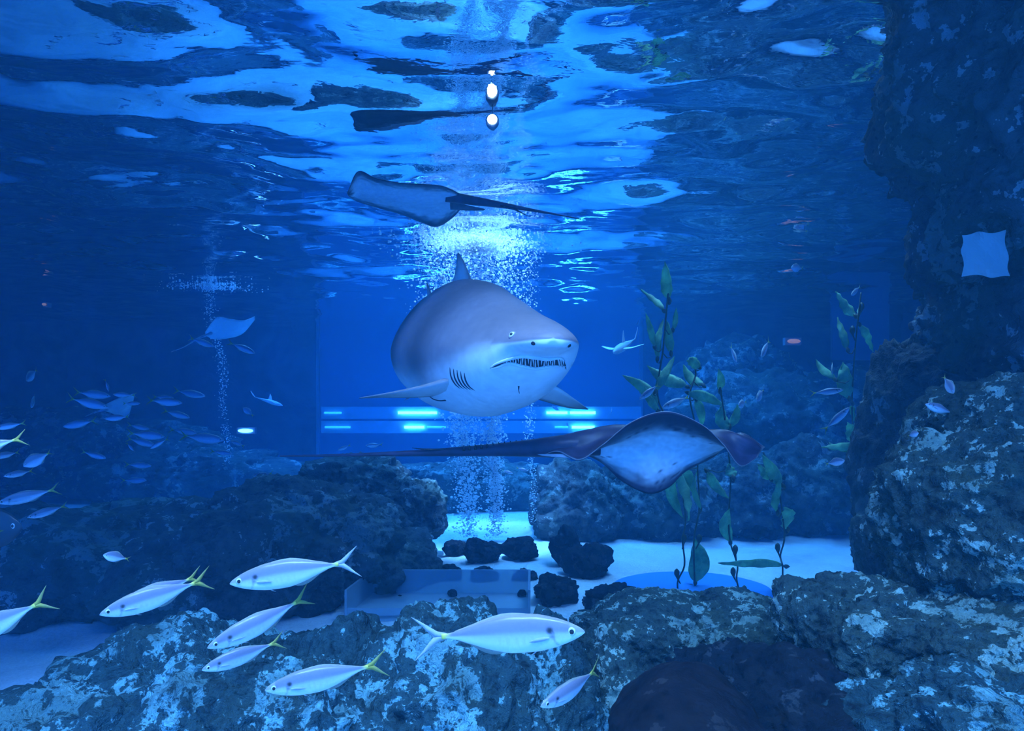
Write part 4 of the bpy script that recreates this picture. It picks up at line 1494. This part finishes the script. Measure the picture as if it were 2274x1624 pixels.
o = fish('dark rounded fish with yellowish fins cut off by the left edge', (50, 1172, 2.9), (-90, 1178, 2.9), 'dark', 1, 0, 'dark_fish', hgt=1.25)
for k, (a, b, lab) in enumerate([((750, 1000, 7), (775, 990, 7), 'tiny pale fish just over the ray tail, left of the bubbles'),
                                 ((560, 1058, 6), (600, 1052, 6), 'tiny pale fish over the left ridge'),
                                 ((1172, 1046, 6), (1150, 1040, 6), 'tiny pale fish under the ray tail, left of the thin bubble stream'),
                                 ((812, 990, 7), (845, 988, 7), 'tiny faint fish above the ray tail spine'),
                                 ((1140, 1052, 6), (1118, 1046, 6), 'tiny pale fish inside the middle bubble column under the tail')]):
    fish(lab, a, b, 'jack', 0, 0, 'small_fish', hgt=1.2)


# ------------------------------------------------------------------ kelp
def blade_geo(base, tip, w, seed, curl=0.25):
    rg = random.Random(seed)
    base, tip = Vector(base), Vector(tip)
    ax = tip - base
    L = ax.length
    side = ax.cross(Vector((rg.uniform(-.35, .35), 1, rg.uniform(-.2, .2)))).normalized()
    nn = side.cross(ax).normalized()
    n, mm = 14, 5
    V, C = [], []
    bendd = rg.uniform(-.12, .12)
    ph = rg.uniform(0, 6)
    tw = rg.uniform(-.7, .7)
    for face in (1, -1):
        for i in range(n):
            t = i / (n - 1)
            hw = w * 0.5 * float(curve([0, .08, .3, .6, .85, 1], [.10, .55, 1.0, .85, .42, .03], t))
            c = base + ax * t + side * (bendd * L * math.sin(math.pi * t)) + nn * (0.05 * L * math.sin(t * 5 + ph))
            s2 = side * math.cos(tw * t) + nn * math.sin(tw * t)
            n2 = nn * math.cos(tw * t) - side * math.sin(tw * t)
            for j in range(mm):
                q = (j / (mm - 1) - .5) * 2
                ruff = 0.10 * w * math.sin(t * 22 + q * 2 + ph) * abs(q)
                V.append(c + s2 * (hw * q) + n2 * (curl * hw * q * q + ruff + face * 0.0015))
                g = 1 + 0.25 * math.sin(t * 9 + ph) * (1 if q > 0 else .5)
                C.append((0.30 * g, 0.58 * g, 0.30 * g))
    Fc = grid_faces(n, mm) + [tuple(reversed(q)) for q in grid_faces(n, mm, off=n * mm)]
    o = n * mm
    for i in range(n - 1):
        Fc += [(i * mm, o + i * mm, o + (i + 1) * mm, (i + 1) * mm), (i * mm + mm - 1, (i + 1) * mm + mm - 1, o + (i + 1) * mm + mm - 1, o + i * mm + mm - 1)]
    return V, Fc, C


def kelp(label, stem, blades, bulbs, Yd, seed, r=0.006):
    base = at(stem[0][0], stem[0][1], Yd)
    root = empty('kelp_strand', base)
    tag(root, label, 'kelp', 'strands of green kelp')
    rg = random.Random(seed)
    P_ = cr([at(x, y, Yd + 0.04 * math.sin(k * 1.7 + seed)) for k, (x, y) in enumerate(stem)], 14 * len(stem))
    v, f = tube_geo(P_, r, 7)
    mesh_obj('stem', local(root, v), f, M['kelp_dark'], root)
    for k, (bx, by, tx, ty, w) in enumerate(blades):
        dy = rg.uniform(-.12, .12)
        b, t = at(bx, by, Yd), at(tx, ty, Yd + dy)
        v, f, c = blade_geo(b, t, w * 1.35 * Yd / F, seed * 50 + k)
        fixnormals(mesh_obj('blade', local(root, v), f, M['kelp'], root, colors=c))
        # float at the foot of the blade, with its stalk to the stem
        j = int(np.argmin(np.linalg.norm(P_ - np.array(b), axis=1)))
        d = (t - b).normalized()
        v, f = tube_geo([b - d * .03, b - d * .015, b, b + d * .02], [.003, .013, .014, .003], 8)
        mesh_obj('float', local(root, v), f, M['kelp_dark'], root)
        if np.linalg.norm(P_[j] - np.array(b)) > .02:
            e = b - d * .03
            q = Vector(P_[j])
            v, f = tube_geo([e, (e + q) / 2 + Vector((0, 0, -.02)), q], .004, 6)
            mesh_obj('stalk', local(root, v), f, M['kelp_dark'], root)
    for k, (x, y, dx) in enumerate(bulbs):
        b = at(x, y, Yd)
        v, f = tube_geo([b + Vector((0, 0, .036)), b + Vector((0, 0, .022)), b, b - Vector((-.2 * dx * Yd / F, 0, .03)), at(x + dx, y + 22, Yd)], [.004, .017, .019, .006, .004], 8)
        mesh_obj('float', local(root, v), f, M['kelp_dark'], root)
    return root


kelp('leftmost kelp strand, tallest, its tip reaching above the shark snout',
     [(1508, 1328), (1505, 1292), (1520, 1255), (1516, 1200), (1522, 1150), (1510, 1040), (1500, 950), (1468, 905), (1460, 860), (1472, 780), (1480, 690), (1487, 620)],
     [(1487, 666, 1477, 581, 19), (1474, 690, 1423, 644, 12), (1460, 796, 1473, 706, 13), (1453, 769, 1434, 695, 11), (1490, 784, 1481, 712, 15), (1494, 732, 1502, 684, 9),
      (1456, 868, 1498, 789, 15), (1460, 913, 1382, 831, 21), (1462, 912, 1430, 858, 14), (1502, 1040, 1526, 1158, 20), (1486, 1052, 1516, 1150, 20)],
     [(1503, 1275, 8), (1519, 1198, -4), (1517, 1322, -8)], 4.5, 1)
kelp('second kelp strand, with a kite-shaped blade low against the sand',
     [(1545, 1328), (1543, 1290), (1541, 1200), (1553, 1130), (1550, 1060), (1546, 960), (1532, 880), (1545, 830), (1535, 800)],
     [(1524, 858, 1437, 812, 22), (1561, 855, 1517, 811, 18), (1552, 816, 1527, 800, 18), (1529, 873, 1608, 902, 18), (1546, 888, 1559, 948, 15), (1518, 1040, 1536, 1092, 16), (1544, 1292, 1541, 1196, 34), (1555, 1130, 1548, 1050, 10)],
     [(1553, 1198, -8), (1551, 1325, -6)], 4.6, 2)
kelp('third kelp strand, rising from the blue disc behind the ray wing',
     [(1647, 1332), (1636, 1288), (1638, 1260), (1632, 1236), (1622, 1205), (1618, 1150), (1622, 1060), (1613, 960), (1606, 905), (1599, 860)],
     [(1599, 868, 1595, 819, 13), (1613, 956, 1605, 898, 22), (1621, 948, 1638, 898, 15), (1570, 1048, 1620, 1108, 17), (1628, 1060, 1618, 1030, 20), (1622, 1204, 1618, 1128, 20)],
     [(1628, 1272, 8), (1633, 1222, 2), (1653, 1312, -6)], 4.5, 3)
kelp('fourth kelp strand, with one long blade lying level over the sand',
     [(1736, 1324), (1738, 1262), (1733, 1234), (1742, 1196), (1738, 1150), (1730, 1090), (1712, 1040), (1695, 1005)],
     [(1727, 1138, 1729, 1062, 15), (1750, 1175, 1742, 1128, 27), (1744, 1258, 1594, 1251, 15), (1738, 1078, 1692, 1010, 20), (1712, 1065, 1680, 1030, 14), (1730, 1080, 1722, 1032, 14)],
     [(1727, 1218, 6), (1730, 1306, 5)], 4.5, 4)
kelp('right-hand kelp strand in front of the dim rock pillar',
     [(1895, 1250), (1898, 1150), (1900, 1070), (1903, 1000), (1894, 950), (1892, 890), (1896, 810), (1903, 730), (1912, 650)],
     [(1900, 702, 1855, 648, 19), (1882, 776, 1862, 703, 14), (1909, 722, 1942, 782, 15), (1854, 842, 1812, 797, 13), (1886, 885, 1872, 804, 27), (1893, 898, 1896, 942, 14),
      (1902, 984, 1879, 938, 20), (1902, 990, 1826, 993, 14), (1898, 1000, 1840, 982, 10), (1905, 700, 1912, 676, 5)],
     [(1913, 683, -6), (1893, 735, 6)], 4.6, 5, 0.005)


# ------------------------------------------------------------------ bubbles
def bubbles(name, label, gen, n, seed):
    rg = np.random.RandomState(seed)
    v0, f0 = ico(2)
    f0 = np.array(f0)
    pts, rad = gen(rg, n)
    V = (v0[None] * rad[:, None, None] * np.array([1, 1, .85]) + pts[:, None, :]).reshape(-1, 3)
    Fc = (f0[None] + (np.arange(len(pts)) * len(v0))[:, None, None]).reshape(-1, 3)
    o0 = np.array([pts[:, 0].mean(), pts[:, 1].mean(), FLOOR])
    me = bpy.data.meshes.new(name)
    me.vertices.add(len(V))
    me.vertices.foreach_set('co', (V - o0).ravel())
    me.loops.add(len(Fc) * 3)
    me.loops.foreach_set('vertex_index', Fc.ravel())
    me.polygons.add(len(Fc))
    me.polygons.foreach_set('loop_start', np.arange(0, len(Fc) * 3, 3))
    me.polygons.foreach_set('use_smooth', np.ones(len(Fc), bool))
    me.materials.append(M['bubble'])
    me.update()
    me.validate()
    o = bpy.data.objects.new(name, me)
    COL.objects.link(o)
    o.location = o0
    return tag(o, label, 'bubbles', None, 'stuff')


def column(px0, w0, px1, w1, y0, y1, Yd, rmin, rmax, power=1.0):
    def g(rg, n):
        t = rg.rand(n)**power
        t2 = t**2.2
        x = px0 + (px1 - px0) * t2 + (w0 + (w1 - w0) * t2) * rg.randn(n) * 0.5 + 5 * np.sin(t * 14)
        y = y0 + (y1 - y0) * t
        z = (HY - y) * Yd / F
        Yd_ = Yd + (w0 + (w1 - w0) * t2) * Yd / F * rg.randn(n) * 0.5
        r = rmin + (rmax - rmin) * rg.rand(n)**3
        return np.stack([(x - CX) * Yd / F, Yd_, np.minimum(z, SURF - .02)], 1), r
    return g


def foam(px, w, Yd, dpt):
    def g(rg, n):
        a, q = rg.rand(n) * 2 * math.pi, np.abs(rg.randn(n)) * 0.55
        q = q * (1 + 0.5 * np.sin(a * 3 + 1) * np.sin(a * 5))
        x = (px - CX) * Yd / F + w * Yd / F * q * np.cos(a)
        y = Yd + w * Yd / F * .7 * q * np.sin(a)
        z = SURF - .015 - dpt * rg.rand(n)**2
        return np.stack([x, y, z], 1), .004 + .009 * rg.rand(n)**2
    return g


bubbles('bubble_column', 'left dense bubble column rising behind the shark', column(1036, 26, 1005, 110, 1195, 530, 6.5, .0035, .014, .8), 8000, 1)
bubbles('bubble_column', 'middle bubble column under the shark belly and tail', column(1098, 20, 1088, 90, 1195, 530, 6.4, .0035, .014, .8), 7000, 2)
bubbles('bubble_column', 'thin bubble stream, rightmost of the three by the shark', column(1180, 9, 1178, 34, 1180, 530, 6.4, .003, .009, .8), 1400, 3)
bubbles('bubble_column', 'thin bubble stream at far left crossing the fish school', column(503, 10, 456, 16, 1035, 636, 8.9, .004, .010, .9), 700, 4)
bubbles('foam_patch', 'white foam patch where the main bubble columns reach the surface', foam(1055, 115, 6.4, .12), 4500, 5)
bubbles('foam_patch', 'thin foam ring where the far left stream meets the surface', foam(465, 90, 8.9, .04), 600, 6)
bubbles('loose_bubbles', 'scattered larger bubbles left of the shark dorsal fin', column(985, 60, 945, 90, 700, 545, 5.6, .006, .016, 1.0), 160, 7)
